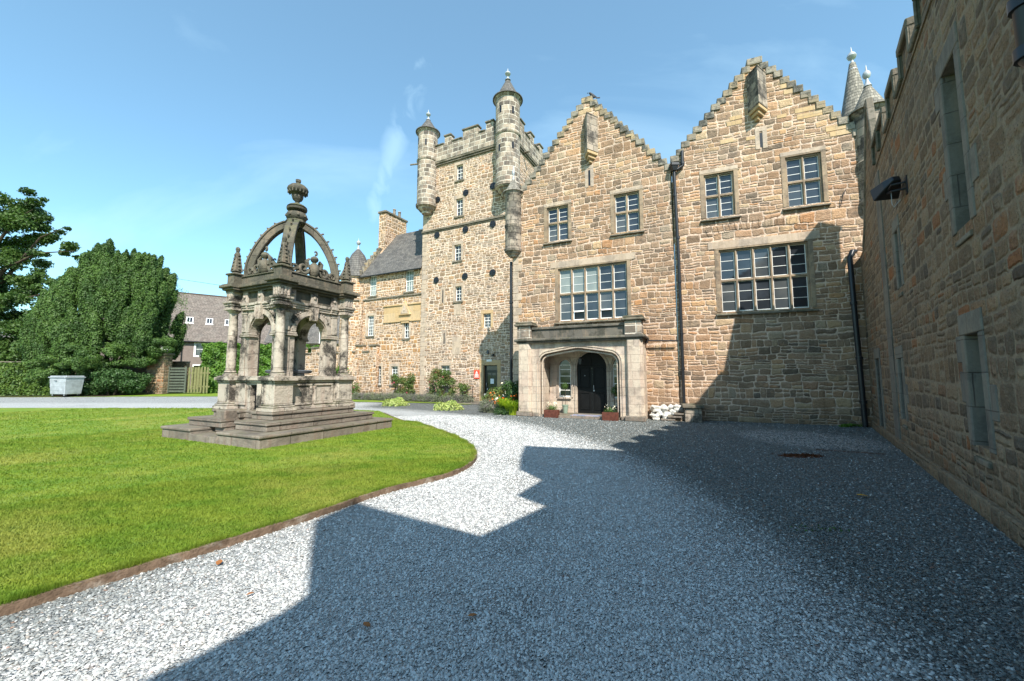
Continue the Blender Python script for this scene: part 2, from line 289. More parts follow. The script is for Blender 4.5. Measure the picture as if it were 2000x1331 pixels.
# gravel, lawn
def gravel_mat():
    a=NT('gravel',.85,.3); pos=a.geo()
    p=a.vm('ADD',pos,a.vm('SCALE',a.vm('SUBTRACT',a.noise(pos,9,2,.5,0,True),(.5,.5,.5)),.03))
    v1=a.vor(p,46); v2=a.vor(p,80)
    e1=a.n('TexVoronoi',feature='DISTANCE_TO_EDGE'); a.put(e1.inputs['Vector'],p); e1.inputs['Scale'].default_value=46
    big=a.noise(pos,.28,4,.6); med=a.noise(pos,1.6,4,.6)
    x,y,_=a.sep(pos)
    # bleached wheel track sweeping round the lawn, darker gravel by walls, vignette painted in
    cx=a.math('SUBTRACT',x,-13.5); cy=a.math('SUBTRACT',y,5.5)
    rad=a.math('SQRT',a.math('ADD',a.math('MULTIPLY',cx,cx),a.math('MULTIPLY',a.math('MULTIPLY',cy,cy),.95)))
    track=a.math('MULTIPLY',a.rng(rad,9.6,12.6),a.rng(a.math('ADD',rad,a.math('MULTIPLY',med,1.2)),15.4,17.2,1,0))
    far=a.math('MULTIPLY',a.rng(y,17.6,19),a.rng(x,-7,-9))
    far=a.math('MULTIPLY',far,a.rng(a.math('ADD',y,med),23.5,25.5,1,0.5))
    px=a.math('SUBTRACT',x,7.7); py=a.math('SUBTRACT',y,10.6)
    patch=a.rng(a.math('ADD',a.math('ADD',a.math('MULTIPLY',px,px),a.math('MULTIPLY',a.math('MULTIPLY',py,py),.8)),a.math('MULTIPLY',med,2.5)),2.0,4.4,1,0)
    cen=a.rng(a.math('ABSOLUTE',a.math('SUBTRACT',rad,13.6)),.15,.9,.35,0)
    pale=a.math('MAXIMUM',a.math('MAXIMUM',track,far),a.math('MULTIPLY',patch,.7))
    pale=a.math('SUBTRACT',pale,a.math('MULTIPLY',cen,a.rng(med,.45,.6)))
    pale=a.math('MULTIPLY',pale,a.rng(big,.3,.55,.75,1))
    r=a.sep(v1[1])
    thr=a.math('MULTIPLY_ADD',pale,-.4,.88)
    white=a.rng(a.math('SUBTRACT',r[0],thr),-.04,.05)
    dark=a.ramp(r[1],[(0,(.115,.13,.13)),(.5,(.185,.20,.20)),(.85,(.27,.28,.275)),(.97,(.26,.23,.19)),(1,(.32,.18,.12))])
    lite=a.ramp(r[1],[(0,(.44,.46,.47)),(.7,(.60,.61,.60)),(1,(.52,.47,.41))])
    c=a.mix(white,dark,lite)
    c=a.mix(a.math('MULTIPLY',pale,.62),c,(.64,.645,.64))
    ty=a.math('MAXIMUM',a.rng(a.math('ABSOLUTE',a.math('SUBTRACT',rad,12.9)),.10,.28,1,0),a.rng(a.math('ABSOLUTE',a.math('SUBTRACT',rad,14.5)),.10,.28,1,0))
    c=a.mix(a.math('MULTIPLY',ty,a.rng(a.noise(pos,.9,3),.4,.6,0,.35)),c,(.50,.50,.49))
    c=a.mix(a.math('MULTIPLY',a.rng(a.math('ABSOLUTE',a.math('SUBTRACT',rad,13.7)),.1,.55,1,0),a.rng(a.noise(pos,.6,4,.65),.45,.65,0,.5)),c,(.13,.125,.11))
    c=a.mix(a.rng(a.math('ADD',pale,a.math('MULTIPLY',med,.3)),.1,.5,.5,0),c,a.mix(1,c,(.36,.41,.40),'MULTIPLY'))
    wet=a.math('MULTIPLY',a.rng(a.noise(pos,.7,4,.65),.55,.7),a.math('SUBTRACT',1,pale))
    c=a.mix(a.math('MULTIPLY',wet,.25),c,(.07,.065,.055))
    c=a.mix(a.math('MULTIPLY',a.rng(a.vor(pos,1.7)[0],.09,.02),a.rng(med,.4,.6)),c,(.17,.08,.05))
    gap=a.rng(e1.outputs[0],.0,.10)
    c=a.mix(gap,a.mix(.35,c,(.04,.04,.04)),c)
    a.col(c)
    a.bump(a.math('ADD',a.rng(e1.outputs[0],0,.4),a.math('MULTIPLY',a.math('SUBTRACT',1,v2[0]),.4)),.02); return a.m
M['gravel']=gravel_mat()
def pebble_mat():
    a=NT('pebbles',.8,.3); pos=a.geo()
    v=a.n('TexWhiteNoise',noise_dimensions='3D'); oi=a.n('Attribute'); oi.attribute_name='rnd'
    r=oi.outputs['Fac']
    x,y,_=a.sep(pos)
    cx=a.math('SUBTRACT',x,-13.5); cy=a.math('SUBTRACT',y,5.5)
    rad=a.math('SQRT',a.math('ADD',a.math('MULTIPLY',cx,cx),a.math('MULTIPLY',a.math('MULTIPLY',cy,cy),.95)))
    pale=a.math('MULTIPLY',a.rng(rad,9.6,12.6),a.rng(rad,15.2,16.8,1,0))
    thr=a.math('MULTIPLY_ADD',pale,-.35,.92)
    w_=a.rng(a.math('SUBTRACT',r,thr),-.01,.01)
    r2=a.math('FRACT',a.math('MULTIPLY',r,37.7))
    dark=a.ramp(r2,[(0,(.115,.13,.13)),(.5,(.185,.20,.20)),(.85,(.27,.28,.275)),(.985,(.26,.22,.18)),(1,(.32,.16,.11))])
    lite=a.ramp(r2,[(0,(.44,.46,.47)),(.7,(.60,.61,.60)),(1,(.52,.47,.41))])
    c=a.mix(w_,dark,lite); c=a.mix(a.math('MULTIPLY',pale,.5),c,(.62,.625,.62)); c=a.mix(a.rng(pale,.1,.5,.45,0),c,a.mix(1,c,(.36,.41,.40),'MULTIPLY'))  # same off-track darkening, dark chips plus painted vignette
    a.col(c); a.bump(a.noise(pos,60,2),.004); return a.m
M['pebble']=pebble_mat()
def grass_mat(name,blade=False):
    a=NT(name,.7,.2); pos=a.geo()
    big=a.noise(pos,.45,5,.65); med=a.noise(pos,1.8,4,.6)
    mp_=a.n('Mapping'); a.put(mp_.inputs[0],pos); mp_.inputs['Rotation'].default_value=(0,0,R(20)); mp_.inputs['Scale'].default_value=(1,2.4,1)
    st=a.noise(mp_.outputs[0],1.1,4,.6)
    c=a.mix(a.rng(st,.35,.65),(.14,.235,.022),(.225,.29,.034))
    c=a.mix(a.math('MULTIPLY',a.rng(big,.48,.66),.75),c,(.33,.33,.07))
    c=a.mix(a.math('MULTIPLY',a.rng(med,.55,.72),.5),c,(.07,.17,.02))
    c=a.mix(a.rng(a.noise(pos,30,3,.7),.3,.7,0,.45 if not blade else .2,False),c,(.06,.12,.012))
    a.col(c)
    c=a.mix(a.math('MULTIPLY',a.rng(a.math('SINE',a.math('MULTIPLY',a.math('ADD',a.sep(pos)[0],a.math('MULTIPLY',a.sep(pos)[1],.55)),5.2)),-.3,.5),.12),c,(.30,.36,.05))
    if blade:
        tr=a.n('BsdfTranslucent'); a.put(tr.inputs[0],c); ms=a.n('MixShader'); ms.inputs[0].default_value=.35
        a.t.links.new(a.b.outputs[0],ms.inputs[1]); a.t.links.new(tr.outputs[0],ms.inputs[2]); a.t.links.new(ms.outputs[0],a.t.nodes['Material Output'].inputs[0])
    else: a.bump(a.math('ADD',a.noise(pos,38,3,.7),a.noise(pos,7,3)),.03)
    return a.m
M['lawn']=grass_mat('lawn_turf'); M['blade']=grass_mat('grass_blades',True)
M['yew']=leafm('yew_needles',(.05,.105,.02),(.095,.17,.03),(.03,.07,.015),.6,trans=.12)
M['yewcore']=plain('inner_yew_foliage',(.02,.04,.01),.95,.05,var=.5)  # darker green paints in the shade between plumes
M['oak']=leafm('oak_leaves',(.04,.085,.016),(.09,.155,.03),(.02,.05,.015),.35,trans=.25)
M['hedge']=leafm('hedge_needles',(.05,.10,.015),(.10,.16,.02),(.03,.07,.012),1.2,trans=.12)
M['beech']=leafm('broad_hedge_leaves',(.07,.17,.02),(.15,.27,.035),(.05,.11,.02),1.0,trans=.3)
M['under']=leafm('undergrowth_leaves',(.03,.075,.02),(.06,.12,.03),None,trans=.15)
M['rose']=leafm('rose_leaves',(.055,.12,.03),(.14,.20,.05),(.20,.16,.06),2.5,trans=.25)
M['lav']=leafm('lavender_foliage',(.14,.17,.10),(.20,.22,.14),(.17,.14,.17),3,trans=.1)
M['varieg']=leafm('variegated_leaves',(.30,.38,.08),(.55,.58,.24),(.16,.28,.05),6,trans=.2)
M['lily']=leafm('daylily_blades',(.22,.34,.02),(.42,.50,.04),(.12,.25,.02),5,trans=.35)
M['petalw']=plain('white_petals',(.85,.85,.80),.7,.2,var=.05)
M['petalo']=plain('orange_petals',(.75,.15,.02),.6,.2,var=.3,vs=30)
M['petalp']=plain('pink_petals',(.62,.10,.20),.6,.2,var=.2)
M['petalc']=plain('cream_petals',(.80,.72,.55),.6,.2,var=.2,vs=30)
def mat_rug():
    a=NT('doormat_weave',.95,.1); o=a.obj(); x,y,_=a.sep(o)
    r=a.vor(o,5)[1]; c=a.mix(a.rng(a.noise(o,9,3),.5,.6),(.13,.17,.26),(.42,.30,.28))
    c=a.mix(a.rng(a.noise(o,30,2),.5,.7),c,(.35,.36,.4)); a.col(c); return a.m
M['rug']=mat_rug()

# ---------------------------------------------------------------- mesh builder
COL=sc.collection
def link(o,parent=None,kind=None):
    COL.objects.link(o)
    if parent is not None: o.parent=parent
    if kind: o['kind']=kind
    return o
def tag(o,label,cat,group=None,kind=None):
    o['label']=label; o['category']=cat
    if group: o['group']=group
    if kind: o['kind']=kind
    return o
def thing(name,label,cat,loc=(0,0,0),rot=0,group=None):
    o=bpy.data.objects.new(name,None); o.location=loc; o.rotation_euler=(0,0,rot); o.empty_display_size=.2
    COL.objects.link(o); return tag(o,label,cat,group)
class MB:
    def __init__(s): s.v=[];s.f=[];s.uv=[]
    def add(s,vs,fs,uvs=None,M4=None):
        b=len(s.v)
        if M4 is not None: vs=[tuple(M4@Vector(v)) for v in vs]
        s.v+=[tuple(v) for v in vs]
        for i,f in enumerate(fs):
            s.f.append(tuple(b+j for j in f)); s.uv.append(uvs[i] if uvs else None)
    def box(s,x0,x1,y0,y1,z0,z1,M4=None):
        x0,x1=sorted((x0,x1));y0,y1=sorted((y0,y1));z0,z1=sorted((z0,z1))
        vs=[(x0,y0,z0),(x1,y0,z0),(x1,y1,z0),(x0,y1,z0),(x0,y0,z1),(x1,y0,z1),(x1,y1,z1),(x0,y1,z1)]
        s.add(vs,[(0,3,2,1),(4,5,6,7),(0,1,5,4),(1,2,6,5),(2,3,7,6),(3,0,4,7)],None,M4); return s
    def frus(s,cx,cy,z0,z1,a0,a1,M4=None): # square frustum half sizes
        vs=[(cx-a0,cy-a0,z0),(cx+a0,cy-a0,z0),(cx+a0,cy+a0,z0),(cx-a0,cy+a0,z0),(cx-a1,cy-a1,z1),(cx+a1,cy-a1,z1),(cx+a1,cy+a1,z1),(cx-a1,cy+a1,z1)]
        s.add(vs,[(0,3,2,1),(4,5,6,7),(0,1,5,4),(1,2,6,5),(2,3,7,6),(3,0,4,7)],None,M4); return s
    def prism(s,poly,z0,z1,M4=None):  # vertical prism of xy polygon (ccw)
        n=len(poly); vs=[(x,y,z0) for x,y in poly]+[(x,y,z1) for x,y in poly]
        fs=[(i,(i+1)%n,(i+1)%n+n,i+n) for i in range(n)]
        tri=tessellate_polygon([[Vector((x,y,0)) for x,y in poly]])
        for t in tri:
            a,b,c=t
            cr=(poly[b][0]-poly[a][0])*(poly[c][1]-poly[a][1])-(poly[b][1]-poly[a][1])*(poly[c][0]-poly[a][0])
            if cr<0: a,c=c,a
            fs.append((a+n,b+n,c+n)); fs.append((c,b,a))
        s.add(vs,fs,None,M4); return s
    def slab(s,outer,holes,y0,y1,M4=None,back=True): # xz polygon with holes, y0 = front
        loops=[outer]+list(holes); P=[p for l in loops for p in l]; n=len(P)
        vs=[(x,y0,z) for x,z in P]+[(x,y1,z) for x,z in P]; fs=[]
        for t in tessellate_polygon([[Vector((x,z,0)) for x,z in l] for l in loops]):
            a,b,c=t
            cr=(P[b][0]-P[a][0])*(P[c][1]-P[a][1])-(P[b][1]-P[a][1])*(P[c][0]-P[a][0])
            if abs(cr)<1e-9: continue
            if cr<0: a,c=c,a
            fs.append((a,b,c))
            if back: fs.append((c+n,b+n,a+n))
        o=0
        for li,l in enumerate(loops):
            m=len(l); ar=sum(l[i][0]*l[(i+1)%m][1]-l[(i+1)%m][0]*l[i][1] for i in range(m))
            for i in range(m):
                j=(i+1)%m; q=(o+i,o+i+n,o+j+n,o+j)
                if (ar>0)!=(li==0): q=q[::-1]
                fs.append(q)
            o+=m
        s.add(vs,fs,None,M4); return s
    def lathe(s,prof,cx=0,cy=0,seg=24,a0=0,a1=360,M4=None,cap=True,tw=0):
        n=len(prof); full=abs(a1-a0)>=359.9; k=seg if full else seg+1; vs=[];fs=[];uvs=[]
        for r,z in prof:
            for i in range(k):
                t=R(a0+(a1-a0)*i/seg); vs.append((cx+r*math.cos(t),cy+r*math.sin(t),z))
        rm=max(r for r,z in prof); L_=0
        for j in range(n-1):
            dz=prof[j+1][1]-prof[j][1]; dl=math.hypot(dz,prof[j+1][0]-prof[j][0])
            for i in range(seg):
                i2=(i+1)%k; fs.append((j*k+i,j*k+i2,(j+1)*k+i2,(j+1)*k+i))
                u0=R(a0+(a1-a0)*i/seg)*rm; u1=R(a0+(a1-a0)*(i+1)/seg)*rm
                za=prof[j][1] if abs(dz)>.3*dl else prof[j][1]+0; zb=prof[j+1][1] if abs(dz)>.3*dl else prof[j][1]+dl
                uvs.append([(u0,za),(u1,za),(u1,zb),(u0,zb)])
        if cap and full:
            if prof[0][0]>1e-4: fs.append(tuple(range(k))[::-1]); uvs.append([(vs[i][0],vs[i][1]) for i in range(k)][::-1])
            if prof[-1][0]>1e-4:
                b=(n-1)*k; fs.append(tuple(range(b,b+k))); uvs.append([(vs[i][0],vs[i][1]) for i in range(b,b+k)])
        s.add(vs,fs,uvs,M4); return s
    def tube(s,pts,r,seg=8,M4=None):
        pts=[Vector(p) for p in pts]; n=len(pts); vs=[];fs=[]
        rs=r if hasattr(r,'__len__') else [r]*n
        pu=None
        for i,p in enumerate(pts):
            d=(pts[min(i+1,n-1)]-pts[max(i-1,0)]).normalized()
            u=d.orthogonal().normalized() if pu is None else (pu-d*pu.dot(d)).normalized()
            pu=u; v=d.cross(u)
            for k in range(seg):
                t=2*math.pi*k/seg; vs.append(p+u*math.cos(t)*rs[i]+v*math.sin(t)*rs[i])
        for i in range(n-1):
            for k in range(seg):
                k2=(k+1)%seg; fs.append((i*seg+k,i*seg+k2,(i+1)*seg+k2,(i+1)*seg+k))
        fs.append(tuple(range(seg))[::-1]); fs.append(tuple(range((n-1)*seg,n*seg)))
        s.add(vs,fs,None,M4); return s
    def build(s,name,mat,parent=None,smooth=False,bevel=0,kind=None,seg=1):
        me=bpy.data.meshes.new(name); me.from_pydata(s.v,[],s.f); me.update()
        uvl=me.uv_layers.new(name='UVMap'); 
        for p,uv in zip(me.polygons,s.uv):
            n=p.normal
            for q,li in enumerate(p.loop_indices):
                if uv: uvl.data[li].uv=uv[q]; continue
                co=me.vertices[me.loops[li].vertex_index].co
                if abs(n.z)>.85: uvl.data[li].uv=(co.x,co.y)
                else:
                    t=Vector((-n.y,n.x,0)).normalized(); up=n.cross(t)
                    uvl.data[li].uv=(co.dot(t),co.dot(up) if abs(n.z)>.1 else co.z)
        me.materials.append(M[mat] if isinstance(mat,str) else mat)
        if smooth: me.polygons.foreach_set('use_smooth',[True]*len(me.polygons))
        o=bpy.data.objects.new(name,me); link(o,parent,kind)
        if bevel:
            b=o.modifiers.new('bevel','BEVEL'); b.width=bevel; b.segments=seg; b.limit_method='ANGLE'; b.angle_limit=R(35)
        if smooth:
            try: me.set_sharp_from_angle(angle=R(40))
            except Exception: pass
        return o
def fastmesh(name,verts,faces_n,mat,parent=None,kind=None,quads=None):
    """numpy mesh: verts (N,3), quads (F,k)"""
    me=bpy.data.meshes.new(name); nv=len(verts); nf,k=quads.shape
    me.vertices.add(nv); me.vertices.foreach_set('co',verts.astype(np.float32).ravel())
    me.loops.add(nf*k); me.loops.foreach_set('vertex_index',quads.astype(np.int32).ravel())
    me.polygons.add(nf); me.polygons.foreach_set('loop_start',np.arange(0,nf*k,k,dtype=np.int32)); 
    try: me.polygons.foreach_set('loop_total',np.full(nf,k,dtype=np.int32))
    except Exception: pass
    me.materials.append(M[mat]); me.update(calc_edges=True)
    o=bpy.data.objects.new(name,me); return link(o,parent,kind)
rg=np.random.default_rng(7)
def leaves(name,pts,size,mat,parent=None,kind=None,asp=.6,nrm=None,seed=1,jit=.35,fold=0):
    """each point becomes one small two-triangle leaf, randomly turned"""
    g=np.random.default_rng(seed); n=len(pts); pts=np.asarray(pts,float)
    a=g.normal(size=(n,3)); 
    if nrm is not None: a=np.asarray(nrm)*1.0+a*.75
    a/=np.linalg.norm(a,axis=1,keepdims=True)
    b=g.normal(size=(n,3)); b-=a*(b*a).sum(1,keepdims=True); b/=np.linalg.norm(b,axis=1,keepdims=True)
    c=np.cross(a,b); s=size*(1+jit*g.uniform(-1,1,(n,1)))
    v=np.stack([pts-b*s*.5,pts+c*s*asp*.5+a*s*.08,pts+b*s*.5,pts-c*s*asp*.5+a*s*.08],1).reshape(-1,3)
    q=np.arange(n*4).reshape(n,4)
    return fastmesh(name,v,None,mat,parent,kind,q)
def blob_pts(g,c,r,n,shell=.75):
    d=g.normal(size=(n,3)); d/=np.linalg.norm(d,axis=1,keepdims=True)
    rad=shell+(1-shell)*g.random((n,1))
    return np.asarray(c)+d*rad*np.asarray(r), d

# wall-mounted sash window; y=0 is wall face, recess d
def pane_mat(i): return ['glass','glassgrey','glass','glassblind'][i%4]
def sash(parent,x0,x1,z0,z1,cols=2,rows=4,d=.14,pane='glass',fr=.05,bar=.022,sill=True,surround='dressed',sw=.16,lab=None,nm='window'):
    m=MB(); y0=d; y1=d+.05
    m.box(x0,x0+fr,y0,y1,z0,z1).box(x1-fr,x1,y0,y1,z0,z1).box(x0+fr,x1-fr,y0,y1,z0,z0+fr*1.4).box(x0+fr,x1-fr,y0,y1,z1-fr,z1)
    zm=(z0+z1)/2; m.box(x0+fr,x1-fr,y0-.012,y1-.004,zm-fr*.45,zm+fr*.45)
    for i in range(1,cols):
        x=x0+fr+(x1-x0-2*fr)*i/cols; m.box(x-bar/2,x+bar/2,y0+.008,y1-.006,z0+fr*1.4,zm-fr*.45).box(x-bar/2,x+bar/2,y0+.008,y1-.006,zm+fr*.45,z1-fr)
    for h0,h1 in ((z0+fr*1.4,zm-fr*.45),(zm+fr*.45,z1-fr)):
        for i in range(1,rows//2):
            z=h0+(h1-h0)*i/(rows//2); m.box(x0+fr,x1-fr,y0+.010,y1-.008,z-bar/2,z+bar/2)
    wd=m.build(nm,'white',parent)
    MB().box(x0+.01,x1-.01,d+.03,d+.036,z0+.01,z1-.01).build('pane',pane,wd)
    if surround:
        s=MB(); s.box(x0-sw,x0+.006,-.014,d+.06,z0-.02,z1-.006).box(x1-.006,x1+sw,-.014,d+.06,z0-.02,z1-.006).box(x0-sw,x1+sw,-.016,d+.06,z1-.006,z1+sw*1.3)
        s.build('window_surround',surround,wd,bevel=.008)
    if sill:
        MB().box(x0-sw*.7,x1+sw*.7,-.07,d+.03,z0-.12,z0).build('sill','moss' if surround!='orange' else 'orange',wd,bevel=.01)
    return wd
def hole(x0,x1,z0,z1): return [(x0,z0),(x1,z0),(x1,z1),(x0,z1)]
# ---------------------------------------------------------------- the setting: ground, gravel, lawns
def sheet(name,poly,z,mat,kind='structure',parent=None):
    m=MB(); n=len(poly); tri=tessellate_polygon([[Vector((x,y,0)) for x,y in poly]]); fs=[]
    for a,b,c in tri:
        cr=(poly[b][0]-poly[a][0])*(poly[c][1]-poly[a][1])-(poly[b][1]-poly[a][1])*(poly[c][0]-poly[a][0])
        fs.append((a,b,c) if cr>0 else (c,b,a))
    m.add([(x,y,z) for x,y in poly],fs); return m.build(name,mat,parent,kind=kind)
sheet('ground',[(-900,-900),(900,-900),(900,900),(-900,900)],0,'lawn')
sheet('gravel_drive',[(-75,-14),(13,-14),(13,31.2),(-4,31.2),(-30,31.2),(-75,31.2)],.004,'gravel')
def smooth(pts,n=6,closed=False):
    o=[]; P=[Vector((*p,0)) for p in pts]
    for i in range(len(P)-1):
        p0=P[max(i-1,0)];p1=P[i];p2=P[i+1];p3=P[min(i+2,len(P)-1)]
        for k in range(n):
            t=k/n; o.append(.5*((2*p1)+(p2-p0)*t+(2*p0-5*p1+4*p2-p3)*t*t+(3*p1-p0-3*p2+p3)*t**3))
    o.append(P[-1]); return [(p.x,p.y) for p in o]
edge=smooth([(-6,18.2),(-4.0,14.5),(-3.2,13.7),(-1.75,11.2),(-1.2,10.0),(-.84,8.95),(-.72,7.75),(-1.0,6.7),(-1.76,5.75),(-2.32,4.72),(-2.85,3.85),(-3.24,3.30),(-3.52,2.85),(-3.9,2.0),(-4.4,0.4),(-5,-3),(-5.5,-8)],6)
lawnpoly=[(-70,-12),(-6,-12)]+edge[::-1]+[(-9,19.3),(-15,19.7),(-30,19.9),(-70,19.9)]
sheet('lawn',lawnpoly,.055,'lawn')
m=MB(); e2=[Vector((x,y,0)) for x,y in edge[2:]]
for i in range(len(e2)-1):
    a,b=e2[i],e2[i+1]; d=(b-a).normalized(); n=Vector((-d.y,d.x,0))*(1 if (i,)==() else 1)
    ww=.022; j=.004*math.sin(i*2.1)
    vs=[a-n*ww,b-n*ww,b+n*ww,a+n*ww]; h0=.075+j; h1=.075+.004*math.sin((i+1)*2.1)
    V=[(p.x,p.y,-.02) for p in vs]+[(p.x,p.y,h) for p,h in zip(vs,(h0,h1,h1,h0))]
    m.add(V,[(4,5,6,7),(0,1,5,4),(2,3,7,6),(1,2,6,5),(3,0,4,7)])
tag(m.build('lawn_edging','woodbed'),'brown timber board edging curved along the gravel side of the lawn','edging')
sheet('lawn_strip',[(-12,27.5),(-14,24.8),(-9.8,24.9),(-5.6,23.9),(-2.6,22.6),(-1.7,22.9),(-1.2,24.4)],.03,'lawn')
sheet('soil_bed',[(-12,29.6),(-12.2,26.9),(-9,26.6),(-5.2,24.9),(-2.6,23.2),(-2.0,23.6),(-2.0,24.3)],.06,'soil')
sheet('verge',[(-75,30.6),(-36,30.2),(-30,31.0),(-22,31.2),(-22,40),(-75,40)],.02,'lawn')
sheet('dirt_under_yew',[(-60,30.9),(-45,30.5),(-37,30.6),(-31.8,31.2),(-31.5,36),(-60,36)],.035,'soil')
sheet('ground_slab',[(6.7,8.95),(7.75,8.45),(7.83,8.58),(6.8,9.1)],.012,'slabstone')
# short turf blades
def inpoly(P,x,y):
    ins=np.zeros(len(x),bool); n=len(P); j=n-1
    for i in range(n):
        xi,yi=P[i]; xj,yj=P[j]
        c=((yi>y)!=(yj>y))&(x<(xj-xi)*(y-yi)/((yj-yi)+1e-12)+xi); ins^=c; j=i
    return ins
g=np.random.default_rng(3)
def turf(n,rmin,rmax,poly,seed,hgt,zb=.055):
    g=np.random.default_rng(seed); r=rmin+(rmax-rmin)*g.random(n)**.9; t=g.uniform(R(92),R(150),n)
    x=r*np.cos(t); y=r*np.sin(t); k=inpoly(poly,x,y)
    F0=np.array([-5.4586,8.7368]); aX=np.array([math.sin(R(25.9)),math.cos(R(25.9))]); aY=np.array([math.sin(R(-64.1)),math.cos(R(-64.1))])
    lx=(x-F0[0])*aX[0]+(y-F0[1])*aX[1]; ly=(x-F0[0])*aY[0]+(y-F0[1])*aY[1]
    k&=~((lx>-.0)&(lx<4.13)&(ly>-.0)&(ly<4.13)); x=x[k];y=y[k];r=r[k]; n=len(x)
    h=hgt*(.5+g.random(n))*(1+r*.02); wd=(.0018+r*.0006); a=g.uniform(0,2*math.pi,n)
    lean=g.normal(size=(n,2))*h[:,None]*.55
    b0=np.stack([x-np.cos(a)*wd,y-np.sin(a)*wd,np.full(n,zb)],1); b1=np.stack([x+np.cos(a)*wd,y+np.sin(a)*wd,np.full(n,zb)],1)
    tp=np.stack([x+lean[:,0],y+lean[:,1],zb+h],1)
    v=np.stack([b0,b1,tp],1).reshape(-1,3)
    return v
def fringe(seed):
    g=np.random.default_rng(seed); E=np.array(edge); i=g.integers(8,len(E)-1,26000); t=g.random((26000,1)); P=E[i]*(1-t)+E[np.minimum(i+1,len(E)-1)]*t; d=E[np.minimum(i+1,len(E)-1)]-E[i]; d/=np.linalg.norm(d,axis=1,keepdims=True)+1e-9
    n=np.stack([-d[:,1],d[:,0]],1); n*=np.where(n[:,:1]>0,-1,1); P=P+n*g.uniform(.0,.10,(26000,1)); h=g.uniform(.03,.06,26000)*(.5+np.abs(np.sin(P[:,1]*5+P[:,0]*3))); a=g.uniform(0,6.28,26000); wd=.003; ln=-n*g.uniform(-.01,.05,(26000,1))+g.normal(size=(26000,2))*.015
    z=.05; return np.stack([np.stack([P[:,0]-np.cos(a)*wd,P[:,1]-np.sin(a)*wd,np.full(26000,z)],1),np.stack([P[:,0]+np.cos(a)*wd,P[:,1]+np.sin(a)*wd,np.full(26000,z)],1),np.stack([P[:,0]+ln[:,0],P[:,1]+ln[:,1],z+h],1)],1).reshape(-1,3)
v=np.concatenate([turf(190000,2.6,8,lawnpoly,1,.021),turf(130000,7,16,lawnpoly,2,.022),turf(60000,14,28,lawnpoly,4,.022),fringe(6)])
tag(fastmesh('grass_blades',v,None,'blade',None,None,np.arange(len(v)).reshape(-1,3)),'short mown grass covering the lawn','grass',kind='stuff')
# loose pebbles near the camera
def pebbles(n,seed):
    g=np.random.default_rng(seed); r=1.9+15*g.random(n)**1.35; t=g.uniform(R(28),R(150),n); x=r*np.cos(t); y=r*np.sin(t)
    k=~inpoly(lawnpoly,x,y); nx,ny=math.cos(R(216.4)),-math.sin(R(216.4))
    k&=((x-11.52)*nx+(y-12.88)*ny)>.06; x=x[k];y=y[k];r=r[k]; n=len(x)
    base=np.array([[1,0,0],[.5,.87,0],[-.5,.87,0],[-1,0,0],[-.5,-.87,0],[.5,-.87,0],[.45,.3,.8],[-.35,.45,.85],[-.3,-.5,.8],[.4,-.35,.75]],float)
    f=[(0,1,6),(1,2,7),(1,7,6),(2,3,7),(3,8,7),(3,4,8),(4,5,8),(5,9,8),(5,0,9),(0,6,9),(6,7,8),(6,8,9)]
    s=(.0045+.0055*g.random(n)**1.5)*(1+r*.06); a=g.uniform(0,6.28,n); ex=g.uniform(.75,1.5,n)
    P=base[None]*(1+.18*g.normal(size=(n,10,1))); X=P[:,:,0]*s[:,None]*ex[:,None]; Y=P[:,:,1]*s[:,None]; Z=P[:,:,2]*s[:,None]*g.uniform(.45,.95,(n,1))
    tl=g.normal(size=(n,2))*.3
    Z=Z+X*tl[:,:1]+Y*tl[:,1:]
    ca,sa=np.cos(a)[:,None],np.sin(a)[:,None]
    V=np.stack([x[:,None]+X*ca-Y*sa,y[:,None]+X*sa+Y*ca,.006+np.maximum(Z,-.004)],2).reshape(-1,3)
    F=(np.array(f)[None]+(np.arange(n)*10)[:,None,None]).reshape(-1,3)
    o=fastmesh('gravel_stones',V,None,'pebble',None,None,F)
    at=o.data.attributes.new('rnd','FLOAT','POINT'); at.data.foreach_set('value',np.repeat(g.random(n),10).astype(np.float32)); return o
tag(pebbles(230000,5),'loose grey and white gravel chips on the drive','gravel',kind='stuff')

def crow_profile(xl,zl,xa,za,xr,zr,nl,nr,cap):
    """outline across the top, left to right, of a crow-stepped gable"""
    rnd=random.Random(int(xa*100)); p=[(xl,zl)]; dx=(xa-cap/2-xl)/nl; dz=(za-zl)/nl; x=xl
    for i in range(nl):
        z=zl+dz*(i+1)+rnd.uniform(-.025,.025); 
        if i==nl-1: z=za
        p.append((x,z)); x=xl+dx*(i+1)+rnd.uniform(-.02,.02); 
        if i<nl-1: p.append((x,z))
    # p ends at (x_before_cap, za)
    p.append((xa+cap/2,za)); x=xa+cap/2; dx=(xr-x)/nr; dz=(zr-za)/nr; x0=x
    for i in range(nr):
        z=za+dz*(i+1)+rnd.uniform(-.025,.025); 
        if i==nr-1: z=zr
        p.append((x,z)); x=x0+dx*(i+1)+rnd.uniform(-.02,.02); p.append((x,z))
    return p
def steps_mesh(parent,prof,T,mat='crow'):
    m=MB()
    for i in range(len(prof)-1):
        (x0,z0),(x1,z1)=prof[i],prof[i+1]
        if abs(z0-z1)<1e-6 and x1>x0: m.box(x0-.05,x1+.05,-.05+.012*(i%3),T+.03,z0-.235,z0+.02+.012*(i%2))
    return m.build('stepped_coping',mat,parent,bevel=.018)
